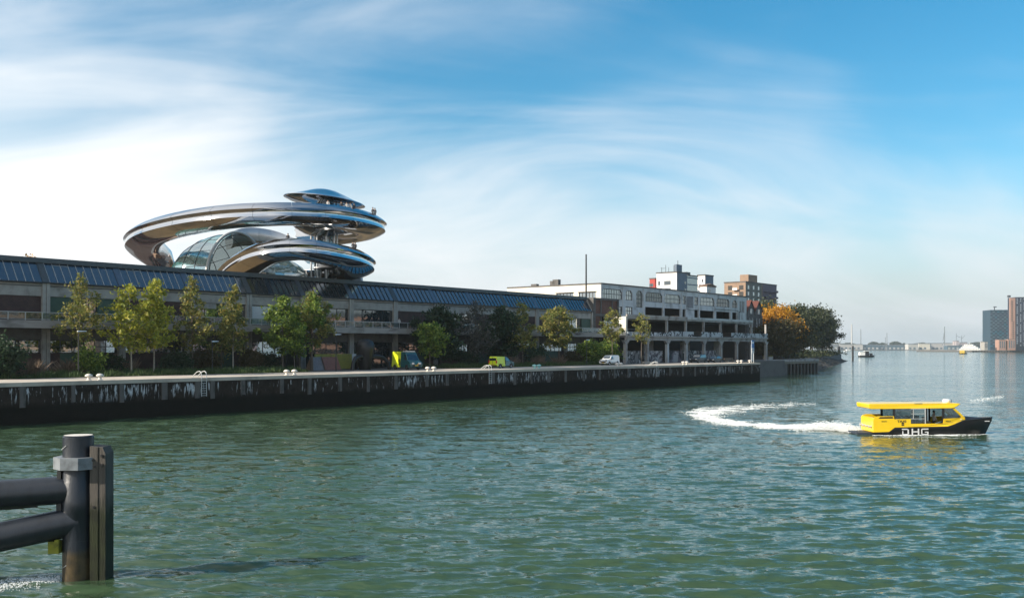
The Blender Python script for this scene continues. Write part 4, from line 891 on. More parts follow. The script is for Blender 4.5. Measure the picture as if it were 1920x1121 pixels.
# trees on the point
def ptree(px, py_top, Y, rad, lm, label, seed, n=7000, z0=.24, size=.5, sh='round', tr=.38):
    b = W(px, HORY, Y); b.z = Q; h = CAMH+(HORY-py_top)/FPX*Y-Q
    tree('waterside_tree', label, b, h, rad, z0, int(n*1.7), size, M[lm], M['bark_dark'], seed, sh, tr, 1.5, 30, 'trees on the point')
ptree(1428, 566, 330, 8.0, 'leaf_far', 'dull green tree standing behind the golden tree', 11)
ptree(1455, 581, 300, 6.0, 'leaf_gold', 'golden orange autumn tree beside the gabled house', 12, n=5200, size=.4, z0=.5)
ptree(1452, 606, 286, 6.2, 'leaf_brownish', 'low brownish tree under the golden autumn tree', 13, z0=.2, size=.38)
ptree(1478, 603, 305, 5.6, 'leaf_brownish', 'brown and green tree on the water side of the golden tree', 21, z0=.25, size=.4)
ptree(1488, 577, 400, 9, 'leaf_far', 'tall round dark tree next after the golden tree', 14, n=9000, z0=.31)
ptree(1506, 577, 430, 9.5, 'leaf_far', 'round dark tree in the middle of the waterside row', 15, n=9000, z0=.31)
ptree(1523, 580, 465, 9.0, 'leaf_far', 'round dark tree second from the tip of the point', 16, n=9000, z0=.31)
ptree(1542, 584, 500, 7.0, 'leaf_far', 'dark round tree at the very tip of the point', 17, n=9000, z0=.3)
ptree(1536, 600, 540, 8.5, 'leaf_far', 'dark tree behind the tip of the point', 18)
ptree(1498, 590, 480, 9, 'leaf_far', 'dark tree behind the middle of the waterside row', 19)
rg = np.random.default_rng(31); n = 9000; a = rg.uniform(0, 1, n); A2 = P(246, 27, Q); B2 = Vector((178, 540, Q))
pp = np.array(A2)[None, :]*(1-a)[:, None]+np.array(B2)[None, :]*a[:, None]+np.stack([rg.normal(-6, 3.5, n), rg.normal(0, 3, n), np.abs(rg.normal(.2, .9, n))], -1)
o = link('point_undergrowth', npmesh('point_undergrowth', leaf_verts(pp, .4, rg), quads(n), M['leaf_far'])); o['label'] = 'dark undergrowth along the rocky point'; o['category'] = 'undergrowth'; struct(o, 'stuff')
# ------------------------------------------------------------------ vehicles
def vehicle(name, label, cat, loc, head, prof, wid, belt, roofz, axles, wr, side_w, front_w, paints, cut=None, extras=None, tumble=.16):
    root = thing(name, label, cat, loc, math.atan2(head[1], head[0]))
    def hw(z): return wid/2 if z < belt else wid/2-tumble*(z-belt)/(roofz-belt)
    def body(poly, nm, m):
        mb = MB(); mb.prism(poly, lambda x, z: (x, hw(z), z), lambda x, z: (x, -hw(z), z)); o = mb.build(nm, m, root, False)
        bv = o.modifiers.new('bevel', 'BEVEL'); bv.width = .055; bv.segments = 2; bv.limit_method = 'ANGLE'; bv.angle_limit = R(20); return o
    def clip(poly, c, keep_front):
        out = []
        for i in range(len(poly)):
            a, b = poly[i], poly[(i+1) % len(poly)]; ia = (a[0] >= c) == keep_front; ib = (b[0] >= c) == keep_front
            if ia: out.append(a)
            if ia != ib: f = (c-a[0])/(b[0]-a[0]); out.append((c, a[1]+(b[1]-a[1])*f))
        return out
    if cut is None: body(prof, 'body', paints[0])
    else: body(clip(prof, cut+.004, True), 'cab', paints[0]); body(clip(prof, cut-.004, False), 'cargo_body', paints[1])
    for poly in side_w:
        for sg in (1, -1): MB().prism(poly, lambda x, z: (x, sg*(hw(z)-.02), z), lambda x, z: (x, sg*(hw(z)+.012), z)).build('side_window', M['glass_dark'], root)
    for (xa, za), (xb, zb) in front_w:
        d = Vector((zb-za, 0, -(xb-xa))).normalized()*.015
        if d.x*(1 if xa > 0 else -1) < 0: d = -d
        ya, yb = hw(za)-.12, hw(zb)-.12
        q = [Vector((xa, ya, za)), Vector((xa, -ya, za)), Vector((xb, -yb, zb)), Vector((xb, yb, zb))]
        MB().hexa([p-d for p in q]+[p+d for p in q]).build('windscreen', M['glass_dark'], root)
    for ax in axles:
        for sg in (1, -1):
            m_ = MB(); m_.lathe([(wr*.55, -.11), (wr*.93, -.11), (wr, -.06), (wr, .06), (wr*.93, .11), (wr*.55, .11)], 20); wl = m_.build('wheel', M['rubber'], root, True)
            wl.location = (ax, sg*(wid/2-.09), wr); wl.rotation_euler = (R(90), 0, 0)
            m_ = MB(); m_.lathe([(.05, -.12), (wr*.35, -.10), (wr*.56, -.115), (wr*.56, .115), (wr*.35, .10), (.05, .12)], 14); m_.build('rim', M['chrome'], wl)
            m_ = MB(); m_.tube([(ax+wr*1.14*math.cos(q), sg*(wid/2+.002), wr+wr*1.14*math.sin(q)) for q in [math.pi*j/10 for j in range(11)]], .05, 6); m_.build('wheel_arch', M['black'], root)
    return root, hw
spr = [(-3.0,.35),(2.75,.35),(2.9,.5),(2.92,.95),(2.75,1.15),(2.0,1.38),(1.35,2.35),(1.0,2.62),(-2.85,2.66),(-3.0,2.5)]
s1, hw = vehicle('delivery_van', 'tall lime yellow and dark teal delivery van parked facing the water', 'van', P(*ST(W(763, 691, 146)), Q+.008), (.56,-.83), spr, 2.0, 1.3, 2.66, (-1.9, 1.75), .36, [[(1.15,1.45),(1.85,1.45),(1.3,2.2),(1.0,2.25)]], [((1.95,1.43),(1.38,2.30))], (M['van_teal'], M['van_lime']), cut=-.25)
for sg in (1, -1):
    MB().box(2.80, 2.95, sg*.55-.18, sg*.55+.18, .85, 1.08).build('headlight', M['lamp'], s1)
    MB().box(1.4, 1.5, sg*1.02 if sg > 0 else -1.24, 1.24 if sg > 0 else -1.02, 1.45, 1.8).build('mirror', M['black'], s1)
    for k_, r_ in enumerate((.34, .5)):
        m_ = MB(); m_.tube([(-.75+r_*math.cos(q), sg*(1.005), 1.05+r_*math.sin(q)*1.25) for q in [R(-50+j*14) for j in range(9)]], .045, 6); m_.build('swoosh_mark', M['black'], s1)
MB().box(2.88, 2.97, -.6, .6, .55, .75).build('bumper', M['black'], s1); MB().box(2.965, 2.985, -.26, .26, .60, .71).build('number_plate', M['plate'], s1)
MB().box(2.88, 2.945, .15, .4, .78, .9).build('indicator', M['amber'], s1); MB().box(.2, 1.1, -.75, .75, 2.63, 2.74).build('roof_beacon', M['lamp'], s1)
cad = [(-2.15,.32),(2.1,.32),(2.2,.5),(2.18,.85),(2.0,1.0),(1.25,1.15),(.55,1.72),(.2,1.84),(-1.95,1.86),(-2.12,1.6)]
sw = [[(.0,1.15),(1.0,1.15),(.5,1.62),(.1,1.68)]]
fwn = [((1.2,1.17),(.6,1.68))]
c1, hw = vehicle('small_van', 'small lime yellow and teal van parked along the quay edge', 'van', P(S(940, 8.2), 8.2, Q+.008), tuple(U.xy), cad, 1.8, 1.05, 1.86, (-1.35, 1.4), .32, sw, fwn, (M['van_teal'], M['van_lime']), cut=-.05)
for sg in (1, -1):
    MB().box(-2.19, -2.12, sg*.74-.1, sg*.74+.1, .8, 1.25).build('tail_light', M['red_lamp'], c1)
    m_ = MB(); m_.tube([(-.28+.3*math.cos(q), sg*.905, 1.0+.36*math.sin(q)) for q in [R(-60+j*15) for j in range(9)]], .035, 6); m_.build('swoosh_mark', M['black'], c1)
    MB().box(-1.9, -.75, sg*.9-.012, sg*.9+.012, .62, .66).build('trim_strip', M['black'], c1)
MB().box(-2.17, -2.14, -.7, .7, 1.2, 1.6).build('rear_window', M['glass_dark'], c1); MB().box(-2.20, -2.16, -.3, .3, .55, .66).build('number_plate', M['plate'], c1); MB().box(-2.24, -2.1, -.85, .85, .34, .5).build('bumper', M['black'], c1)
MB().box(-2.172, -2.15, -.02, .02, .5, 1.8).build('door_seam', M['black'], c1)
c2_, hw = vehicle('white_van', 'small white van parked beside the green bushes', 'van', P(S(1143, 9.6), 9.6, Q+.008), tuple((-U).xy), cad, 1.8, 1.05, 1.86, (-1.35, 1.4), .33, sw, fwn, (M['white_paint'],))
for sg in (1, -1):
    MB().box(2.03, 2.2, sg*.68-.16, sg*.68+.16, .78, .95).build('headlight', M['chrome'], c2_); MB().box(-1.0, 1.0, sg*.9-.02, sg*.9+.02, .42, .56).build('side_moulding', M['black'], c2_)
    MB().box(.85, .98, .9 if sg > 0 else -1.1, 1.1 if sg > 0 else -.9, 1.1, 1.3).build('mirror', M['black'], c2_)
MB().box(2.15, 2.24, -.55, .55, .55, .75).build('grille', M['black'], c2_); MB().box(2.235, 2.255, -.26, .26, .42, .53).build('number_plate', M['plate'], c2_)
suv = [(-2.3,.35),(2.2,.35),(2.3,.6),(2.22,.95),(1.0,1.12),(.35,1.75),(-1.9,1.88),(-2.25,1.2)]
c3, hw = vehicle('dark_people_carrier', 'dark blue people carrier parked behind the dark hatchback', 'car', P(S(1309, 10.8), 10.8, Q+.008), tuple((-U).xy), suv, 1.9, 1.0, 1.88, (-1.45, 1.45), .35, [[(-.05,1.15),(.85,1.15),(.3,1.65),(-.05,1.68)],[(-2.0,1.2),(-.15,1.15),(-.15,1.7),(-1.8,1.74)]], [((.95,1.14),(.4,1.7))], (M['car_dark'],))
for sg in (1, -1): MB().box(2.15, 2.29, sg*.68-.16, sg*.68+.16, .72, .9).build('headlight', M['lamp'], c3)
MB().box(2.26, 2.32, -.6, .6, .42, .66).build('grille', M['black'], c3)
hb = [(-2.0,.3),(1.95,.3),(2.08,.5),(2.0,.78),(.95,.95),(.2,1.42),(-1.1,1.46),(-1.85,1.0),(-2.02,.8)]
c4, hw = vehicle('dark_hatchback', 'dark grey hatchback with pale headlights in front of the graffiti panels', 'car', P(S(1340, 9.4), 9.4, Q+.008), tuple((-U).xy), hb, 1.76, .9, 1.46, (-1.25, 1.3), .31, [[(-.1,.96),(.8,.96),(.2,1.34),(-.1,1.36)],[(-1.5,1.0),(-.2,.96),(-.2,1.37),(-1.0,1.38)]], [((.9,.97),(.27,1.38))], (M['car_black'],))
for sg in (1, -1): MB().box(1.88, 2.06, sg*.6-.2, sg*.6+.2, .58, .74).build('headlight', M['lamp'], c4)
MB().box(2.03, 2.1, -.55, .55, .36, .55).build('grille', M['black'], c4)

# ------------------------------------------------------------------ quay furniture
def bollard(px, mt, label, grp):
    s = S(px, .9); o = thing('bollard', label, 'bollard', P(s, .95, Q+.006), RZ, grp)
    m_ = MB(); m_.lathe([(.36, 0), (.36, .06), (.24, .12), (.19, .3), (.2, .42), (.26, .5)], 18); m_.build('stem', mt, o, True)
    m_ = MB(); m_.lathe([(.22, .5), (.42, .5), (.47, .56), (.45, .66), (.33, .78), (.15, .84), (.02, .85)], 22); m_.build('cap', mt, o, True); o.scale = (.78, .78, .78)
for (a, b), lb, m_ in (((167, 188), 'white mushroom bollard of the pair nearest the slim autumn tree', 'white_worn'), ((538, 552.5), 'white mushroom bollard of the pair below the dense bright green tree', 'white_worn'),
        ((802.5, 814), 'white mushroom bollard of the pair beside the tall delivery van', 'white_worn'), ((1002.5, 1011), 'pale teal mushroom bollard of the pair past the small lime van', 'teal_bollard'),
        ((1157.5, 1164.5), 'white mushroom bollard of the pair beside the white van', 'white_worn'), ((1281.5, 1288), 'white mushroom bollard of the pair by the dark people carrier', 'white_worn'), ((1384, 1390.5), 'white mushroom bollard of the pair near the bench', 'white_worn')):
    for px in (a, b): bollard(px, M[m_], lb, 'mooring bollards on the quay edge')
bollard(1406, M['white_worn'], 'single white bollard beside the blue sign', 'mooring bollards on the quay edge')
def ladder(px, label):
    o = thing('quay_ladder', label, 'ladder', P(S(px, 0), 0, Q), RZ, None)
    for x in (-.3, .3):
        m_ = MB(); m_.tube([(x, 1.5, .04), (x, 1.2, .32), (x, .7, .62), (x, .2, .72), (x, -.1, .55), (x, -.16, .1), (x, -.16, -1.95)], .045, 8); m_.build('rail', M['white_rail'], o, True)
    for i in range(8): MB().tube([(-.3, -.16, -.05-i*.26), (.3, -.16, -.05-i*.26)], .03, 6).build('rung', M['white_rail'], o)
ladder(381, 'white hooped ladder on the quay wall below the conical tree'); ladder(918, 'white hooped ladder on the quay wall below the small lime van'); ladder(1231, 'white hooped ladder on the quay wall below the graffiti galleries')
def lamp(px, py_top, t, label):
    s = S(px, t); b = P(s, t, Q); h = CAMH+(HORY-py_top)/FPX*b.y-Q
    o = thing('lamp_post', label, 'lamp post', b, RZ, 'lamp posts on the quay')
    m_ = MB(); m_.tube([(0, 0, 0), (0, 0, 1.1), (0, 0, h)], [.085, .07, .05], 8); m_.build('pole', M['dark_frame'], o, True)
    MB().hexa([(-.1,-.12,h-.05),(.85,-.16,h-.02),(.85,.16,h-.02),(-.1,.12,h-.05),(-.1,-.1,h+.06),(.85,-.13,h+.05),(.85,.13,h+.05),(-.1,.1,h+.06)]).build('lamp_head', M['lamp'], o)
    MB().lathe([(.14, 0), (.14, .05), (.09, .12)], 10).build('foot', M['dark_frame'], o)
lamp(147, 621, 12.5, 'dark lamp post standing inside the slim autumn tree'); lamp(630, 627, 13, 'dark lamp post beside the coloured hoardings'); lamp(1100, 637, 12.4, 'dark lamp post in front of the big green bush'); lamp(398, 640, 16, 'dark lamp post among the bushes by the narrow olive tree')
# hoardings and black sculpture
def board(px0, px1, t, z0, z1, m_, label, lean=0.0):
    a, b = S(px0, t), S(px1, t); o = thing('hoarding', label, 'hoarding', P(a, t, Q+.004), RZ, None)
    MB().hexa([(0,0,z0),(b-a,0,z0),(b-a,.08,z0),(0,.08,z0),(0,lean,z1),(b-a,lean,z1),(b-a,.08+lean,z1),(0,.08+lean,z1)]).build('board', m_, o)
    for x in (.15, b-a-.25): MB().hexa([(x,.09,0),(x+.1,.09,0),(x+.1,1.1+lean,0),(x,1.1+lean,0),(x,.09+lean*.95,z1*.9),(x+.1,.09+lean*.95,z1*.9),(x+.1,.16+lean*.95,z1*.9),(x,.16+lean*.95,z1*.9)]).build('prop', M['wood'], o)
M['board_yellow'] = mat('board_yellow', (0.30,0.29,0.06), 0.8, col2=(0.17,0.19,0.06), scale=3); M['board_red'] = mat('board_red', (0.24,0.11,0.09), 0.8); M['board_grey'] = mat('board_grey', (0.20,0.20,0.22), 0.8)
board(590, 621, 20.5, .1, 2.3, M['board_yellow'], 'dull yellow plain hoarding behind the leaning grey board'); board(622, 660, 20.2, .1, 2.3, M['board_yellow'], 'speckled yellow hoarding behind the lamp post')
board(588, 611, 18.5, 0, 1.9, M['board_grey'], 'grey board leaning at the foot of the thick trunked tree', .9); board(611, 640, 18.2, 0, 1.9, M['board_red'], 'dull red board leaning beside the grey board', .9)
board(660, 674, 20.4, .1, 2.3, M['blind'], 'white panel behind the black sculpture')
sculp = thing('black_sculpture', 'big black sculpture with bulbous head and arching legs before the warehouse', 'sculpture', P(S(684, 17), 17, Q), RZ)
m_ = MB(); m_.lathe([(.9, 0), (1.0, .5), (1.15, 1.3), (1.25, 2.2), (1.45, 2.9), (1.5, 3.6), (1.15, 4.2), (.5, 4.5), (.05, 4.55)], 18); m_.build('trunk', M['black'], sculp, True)
for sg in (-1, 1):
    m_ = MB(); m_.tube([(sg*.7, -.2, 1.7), (sg*1.7, -.6, 1.95), (sg*2.8, -1.0, 1.7), (sg*3.5, -1.3, 1.0), (sg*3.75, -1.4, 0)], [.5, .36, .3, .26, .32], 10); m_.build('leg', M['black'], sculp, True)
m_ = MB(); m_.tube([(.3, .9, 1.8), (.6, 2.0, 2.0), (.8, 2.6, 1.2), (.8, 2.8, 0)], [.45, .35, .3, .3], 10); m_.build('leg', M['black'], sculp, True)
# bench, sign, litter bin
bn = thing('bench', 'wooden bench on concrete feet under the last galleries', 'bench', P(S(1369, 8), 8, Q+.01), RZ)
for q in range(3): MB().box(-2.2, 2.2, -.3+q*.22, -.12+q*.22, .42, .48).build('seat_slat', M['wood'], bn)
for q in range(2): MB().box(-2.2, 2.2, .36, .42, .6+q*.2, .76+q*.2).build('back_slat', M['wood'], bn)
for x in (-1.6, 1.4): MB().box(x, x+.3, -.3, .35, 0, .41).build('foot', M['concrete'], bn); MB().box(x+.1, x+.2, .3, .36, .41, .96).build('back_post', M['dark_frame'], bn)
sg_ = thing('quay_sign', 'tall blue and white information sign on two posts at the quay end', 'sign', P(S(1411.5, 3), 3, Q+.01), RZ)
for x in (-.55, .45): MB().box(x, x+.1, 0, .1, 0, 4.9).build('post', M['white_rail'], sg_)
MB().box(-.62, .62, -.06, -.004, 3.2, 4.95).build('blue_panel', M['sign_blue'], sg_); MB().box(-.62, .62, -.06, -.004, 2.1, 3.18).build('white_panel', M['blind'], sg_)
MB().box(-.35, .3, -.08, -.062, 4.2, 4.6).build('pictogram', M['white_paint'], sg_); MB().box(-.45, .45, -.08, -.062, 2.75, 2.9).build('blue_band', M['sign_blue'], sg_)
for px, nm, sz in ((1212, 'pale concrete block seat in front of the first mural', 2.6),):
    o = thing('concrete_seat', nm, 'bench', P(S(px, 11), 11, Q), RZ); MB().box(-sz/2, sz/2, -.3, .3, .2, .5).build('seat', M['concrete'], o); [MB().box(x, x+.3, -.25, .25, 0, .199).build('foot', M['concrete_dark'], o) for x in (-1.1, .8)]

# ------------------------------------------------------------------ people
def person_mesh(name, h=1.72, seat=False):
    me = bpy.data.meshes.new(name); k = h/1.72
    vs = [(0,0,.95),(0,.0,1.15),(0,0,1.38),(0,0.01,1.50),(0,.02,1.62),(0,.01,1.70),(.10,0,.90),(.11,.01,.50),(.11,-.02,.08),(.11,.14,.03),(-.10,0,.90),(-.11,.01,.50),(-.11,-.02,.08),(-.11,.14,.03),(.19,0,1.40),(.25,.03,1.13),(.23,.15,.95),(.22,.2,.88),(-.19,0,1.40),(-.25,.03,1.13),(-.23,.15,.95),(-.22,.2,.88)]
    es = [(0,1),(1,2),(2,3),(3,4),(4,5),(0,6),(6,7),(7,8),(8,9),(0,10),(10,11),(11,12),(12,13),(2,14),(14,15),(15,16),(16,17),(2,18),(18,19),(19,20),(20,21)]
    rs = [.14,.13,.15,.06,.10,.075,.085,.06,.045,.035,.085,.06,.045,.035,.06,.048,.036,.035,.06,.048,.036,.035]
    me.from_pydata([tuple(c*k for c in v) for v in vs], es, []); o = bpy.data.objects.new(name, me); COL.objects.link(o)
    sm = o.modifiers.new('skin', 'SKIN'); 
    for i, d in enumerate(me.skin_vertices[0].data): d.radius = (rs[i]*k, rs[i]*k*(.75 if i in (0,1,2) else 1)); d.use_root = (i == 0)
    ss = o.modifiers.new('sub', 'SUBSURF'); ss.levels = 1; ss.render_levels = 1
    dg = bpy.context.evaluated_depsgraph_get(); out = bpy.data.meshes.new_from_object(o.evaluated_get(dg)); bpy.data.objects.remove(o); out.name = name
    for m_ in (M['cloth_dark'], M['cloth_light'], M['skin']): out.materials.append(m_)
    for p in out.polygons:
        z = p.center.z/k; x = abs(p.center.x)/k; p.material_index = 2 if (z > 1.47 or (x > .17 and z < .93 and p.center.y > .1)) else (1 if z > .95 else 0); p.use_smooth = True
    return out
PM = person_mesh('person'); PM2 = PM.copy(); PM2.materials[1] = M['cloth_dark']
m_ = MB(); m_.lathe([(.02, .0), (.085, .02), (.108, .09), (.09, .16), (.02, .195)], 12, (0, .0, 1.575)); HM = m_.mesh('hair', M['hair'], True)
def person(pos, rot, dark, label, grp=None):
    o = link('person', PM2 if dark else PM, None, pos, rot); tag(o, label, 'person', grp)
    link('hair', HM, o); return o
g_ = 'visitors on the spiral lookout'
def on_ring(px, py, Y, dz, rot, dark, label): p = W(px, py, Y); p.z += dz; person(p, rot, dark, label, g_)
on_ring(699, 396, 154.5, -1.16, 2.5, True, 'two dark clad visitors at the right rim of the upper ramp'); on_ring(703, 397.3, 155.4, -1.16, 3.0, True, 'two dark clad visitors at the right rim of the upper ramp')
for i, (px, py, dk) in enumerate(((615, 382.5, False), (640, 385.2, True), (650, 386.7, False), (657, 387.8, False), (664, 388.6, True))): on_ring(px, py, 150.5+i*.2, -1.15, 3.1, dk, 'visitor in %s clothes under the lens canopy on the upper ramp' % ('dark' if dk else 'pale'))
on_ring(662, 462.5, 146, -1.02, 2.9, True, 'visitor in dark clothes on the right of the lower ramp'); on_ring(666, 463.6, 146.4, -1.02, 2.9, True, 'visitor in dark clothes on the right of the lower ramp')
on_ring(540, 447.2, 142, -1.02, 3.1, True, 'visitor near the left of the lower ramp')
for px, t, rot, dk, lb in ((503.5, TF-2.0, RZ+3, True, 'person in dark clothes on the balcony by the curtained windows'), (697, TF-1.8, RZ+2.6, True, 'person on the balcony between two reflecting windows'), (710, TF-1.6, RZ-.4, True, 'person on the balcony in front of the last reflecting window'), (748.5, TF-2.0, RZ+3.1, False, 'person in pale top at the balcony rail before bare brick')):
    person(P(S(px, t), t, Q+6.303), rot, dk, lb, 'people on the warehouse balcony')
for px, t, z, dk, lb in ((1250, TG+1.0, 5.86, False, 'person in pale clothes standing in the open gallery'),): person(P(S(px, t), t, Q+z), RZ+3, dk, lb)

# ------------------------------------------------------------------ water taxi
BY = 81.8; B0 = W(1590+255/6.857, HORY, BY); B0.z = 0
bt = thing('water_taxi', 'yellow and black water taxi with long yellow roof speeding across the river', 'boat', (B0.x, B0.y, -.02), R(-1.0))
bt.rotation_euler = (0, R(-.6), R(-1.0))
HL = [(-.1,1.42,.22),(1.0,1.5,.24),(1.2,1.52,.26),(1.65,1.54,.60),(3.5,1.56,.64),(5.9,1.5,.66),(6.6,1.42,.86),(7.3,1.28,1.12),(8.4,.92,1.17),(9.3,.52,1.20),(10.0,.12,1.24),(10.12,.02,1.25)]
m_ = MB(); vs = []
for x, y, z in HL:
    kx = x if x < 8.5 else 8.5+(x-8.5)*.62
    vs += [(x, -y, z), (x, -y*1.01, max(.12, z*.7)) if x < 9.9 else (x, -y, z-.2), (kx, -y*.88, -.1), (kx*.99, -y*.5, -.42), (kx*.99, y*.5, -.42), (kx, y*.88, -.1), (x, y*1.01, max(.12, z*.7)) if x < 9.9 else (x, y, z-.2), (x, y, z)]
k = 8; n = len(HL); fs = [[i*k+j, i*k+j+1, (i+1)*k+j+1, (i+1)*k+j] for i in range(n-1) for j in range(k-1)]+[list(range(k)), [(n-1)*k+j for j in range(k)]]
fs += [[i*k, (i+1)*k, (i+1)*k+7, i*k+7] for i in range(n-1)]
m_.add(vs, fs); m_.build('hull', M['hull_black'], bt, True)
for sg in (-1, 1):
    MB().tube([(x, sg*(y+.02), z+.02) for x, y, z in HL[6:]], .05, 6).build('rubbing_strake', M['dark_frame'], bt, True)
    # yellow side
    up_ = [(-.05,1.30),(.1,1.48),(.35,1.55),(1.6,1.54),(1.62,1.30),(2.95,1.30),(2.95,.92),(5.55,.92),(5.6,1.30),(6.75,1.34),(7.35,1.45),(7.4,1.16),(6.6,.90),(5.9,.69),(3.5,.67),(1.65,.63),(1.2,.29),(-.05,.26)]
    MB().prism(up_, lambda x, z: (x, sg*(1.5 if x < 6 else 1.5-(x-6)*.16), z), lambda x, z: (x, sg*(1.40 if x < 6 else 1.40-(x-6)*.16), z)).build('topside', M['taxi_yellow'], bt)
    MB().prism([(.35,1.36),(.5,1.49),(1.5,1.50),(1.56,1.36)], lambda x, z: (x, sg*1.505, z), lambda x, z: (x, sg*1.49, z)).build('air_intake', M['black'], bt)
    MB().box(1.55, 1.72, sg*1.42-.04, sg*1.42+.04, 1.2, 2.14).build('pillar', M['black'], bt)
    MB().box(4.10, 4.16, sg*1.46-.03, sg*1.46+.03, .92, 2.15).build('pillar', M['white_rail'], bt)
    MB().box(4.17, 4.32, sg*1.40-.03, sg*1.40+.03, .92, 2.14).build('pillar', M['black'], bt)
    MB().box(5.5, 5.68, sg*1.40-.03, sg*1.40+.03, .92, 2.14).build('pillar', M['black'], bt)
    MB().beam((6.42, sg*1.34, 2.14), (7.2, sg*1.26, 1.42), .1, .16).build('windscreen_pillar', M['taxi_yellow'], bt)
    MB().box(1.73, 2.95, sg*1.41-.008, sg*1.41+.008, 1.3, 2.12).build('side_pane', M['glass_boat'], bt)
    MB().box(2.97, 4.09, sg*1.44-.008, sg*1.44+.008, .95, 2.12).build('side_pane', M['glass_boat'], bt)
    MB().prism([(5.7,1.32),(6.95,1.36),(6.38,2.12),(5.7,2.12)], lambda x, z: (x, sg*1.345, z), lambda x, z: (x, sg*1.33, z)).build('side_pane', M['glass_boat'], bt)
    for z in (1.30, 1.70, 2.10): MB().box(2.97, 4.09, sg*1.47-.012, sg*1.47+.012, z, z+.035).build('door_rail', M['white_rail'], bt)
    MB().box(3.15, 3.19, sg*1.47-.015, sg*1.47+.015, 1.3, 2.12).build('door_rail', M['white_rail'], bt)
    for xa, xb in ((.85, 1.7), (3.2, 4.0)): MB().tube([(xa, sg*1.35, 2.47), (xa+.1, sg*1.42, 2.53), (xb-.1, sg*1.42, 2.53), (xb, sg*1.35, 2.47)], .025, 6).build('grab_rail', M['black'], bt)
MB().box(-.05, .12, -1.40, 1.40, .26, 1.42).build('transom', M['taxi_yellow'], bt)
MB().box(.1, 1.6, -1.38, 1.38, .5, 1.25).build('engine_box', M['deck_navy'], bt)
MB().box(-1.25, -.06, -1.25, 1.25, .06, .22).build('swim_platform', M['deck_navy'], bt)
for y in (-1.1, -.4, .4, 1.1): MB().tube([(-.3, y, .7), (-.06, y, .7)], .09, 8).build('exhaust', M['white_rail'], bt)
MB().box(1.6, 7.0, -1.3, 1.3, .5, .56).build('cabin_floor', M['deck_navy'], bt)
for i in range(4):
    for sg in (-1, 1): MB().box(2.0+i*.75, 2.45+i*.75, sg*.8-.4, sg*.8+.4, .57, 1.0).box(2.0+i*.75, 2.1+i*.75, sg*.8-.4, sg*.8+.4, 1.001, 1.42).build('seat', M['deck_navy'], bt)
m_ = MB(); m_.prism([(-.42,2.50),(-.38,2.20),(-.2,2.12),(6.3,2.14),(6.62,2.22),(7.05,2.48),(6.8,2.53),(-.35,2.56)], lambda x, z: (x, -1.52+.18*max(0, x-6), z), lambda x, z: (x, 1.52-.18*max(0, x-6), z)); rf = m_.build('roof', M['taxi_yellow'], bt)
bv = rf.modifiers.new('bevel', 'BEVEL'); bv.width = .07; bv.segments = 3
ra = MB(); ra.lathe([(.28, 0), (.32, .05), (.32, .2), (.24, .27), (.02, .28)], 20, (6.35, -.2, 2.53)); ra.build('radar_dome', M['white_paint'], bt, True)
MB().tube([(6.95, .3, 2.5), (7.0, .3, 2.75)], .02, 6).build('aerial', M['black'], bt)
MB().hexa([(6.45,-1.2,2.13),(7.24,-1.15,1.42),(7.24,1.15,1.42),(6.45,1.2,2.13),(6.49,-1.2,2.15),(7.28,-1.15,1.44),(7.28,1.15,1.44),(6.49,1.2,2.15)]).build('windscreen', M['glass_boat'], bt)
MB().hexa([(7.2,-1.22,1.16),(9.2,-.5,1.2),(9.2,.5,1.2),(7.2,1.22,1.16),(7.2,-1.1,1.42),(9.1,-.4,1.28),(9.1,.4,1.28),(7.2,1.1,1.42)]).build('foredeck', M['deck_navy'], bt)
MB().box(6.5, 7.1, -.9, .9, .57, 1.35).build('dashboard', M['black'], bt)
pl = link('person', PM, None, bt.location+Vector((5.25, -.4, .55-.35)), R(-90)); tag(pl, 'helmsman in pale top standing in the water taxi doorway', 'person'); link('hair', HM, pl)
def text(s_, size, m_, parent, loc, rot, ext=.004, nm='lettering', sx=1.0, bold=0.0):
    c = bpy.data.curves.new(nm, 'FONT'); c.body = s_; c.size = size; c.extrude = ext; c.offset = bold; c.align_x = 'LEFT'
    o = bpy.data.objects.new(nm, c); COL.objects.link(o); dg = bpy.context.evaluated_depsgraph_get(); me = bpy.data.meshes.new_from_object(o.evaluated_get(dg)); bpy.data.objects.remove(o)
    me.materials.clear(); me.materials.append(m_); q = link(nm, me, parent); q.location = loc; q.rotation_euler = rot; q.scale = (sx, 1, 1); return q
# DHG, cut letters with squared strokes
def letter(nm, rects, x, wd, ht):
    m_ = MB()
    for a, b, c, d in rects: m_.box(x+a*wd, x+b*wd, -1.585, -1.572, .02+c*ht, .02+d*ht)
    m_.build(nm, M['letter_white'], bt)
st_ = .15
letter('letter_d', [(0,.8,1-st_*1.2,1),(0.05,.8,0,st_*1.2),(.8,1,.12,.88),(.05,.05+st_,0.18,.62)], 2.2, .56, .52)
letter('letter_h', [(0,st_*1.2,0,1),(1-st_*1.2,1,0,1),(st_*1.2,1-st_*1.2,.42,.42+st_*1.2)], 2.98, .60, .52)
letter('letter_g', [(0.08,1,1-st_*1.2,1),(0.08,1,0,st_*1.2),(0,.16,.12,.88),(.84,1,.18,.52),(.5,.84,.38,.52)], 3.74, .58, .52)
text('TAXI', .27, M['black'], bt, (1.86, -1.507, 1.03), (R(90), 0, 0), bold=.008, sx=1.2); text('MSTX 18', .10, M['black'], bt, (5.75, -1.512, 1.08), (R(90), 0, 0), bold=.004); text('MS 02 TX', .10, M['black'], bt, (.6, -1.507, 1.09), (R(90), 0, 0), bold=.004)
for q in range(2): MB().box(2.2, 2.4, -1.512, -1.502, .78+q*.13, .88+q*.13).build('emblem', M['black'], bt)

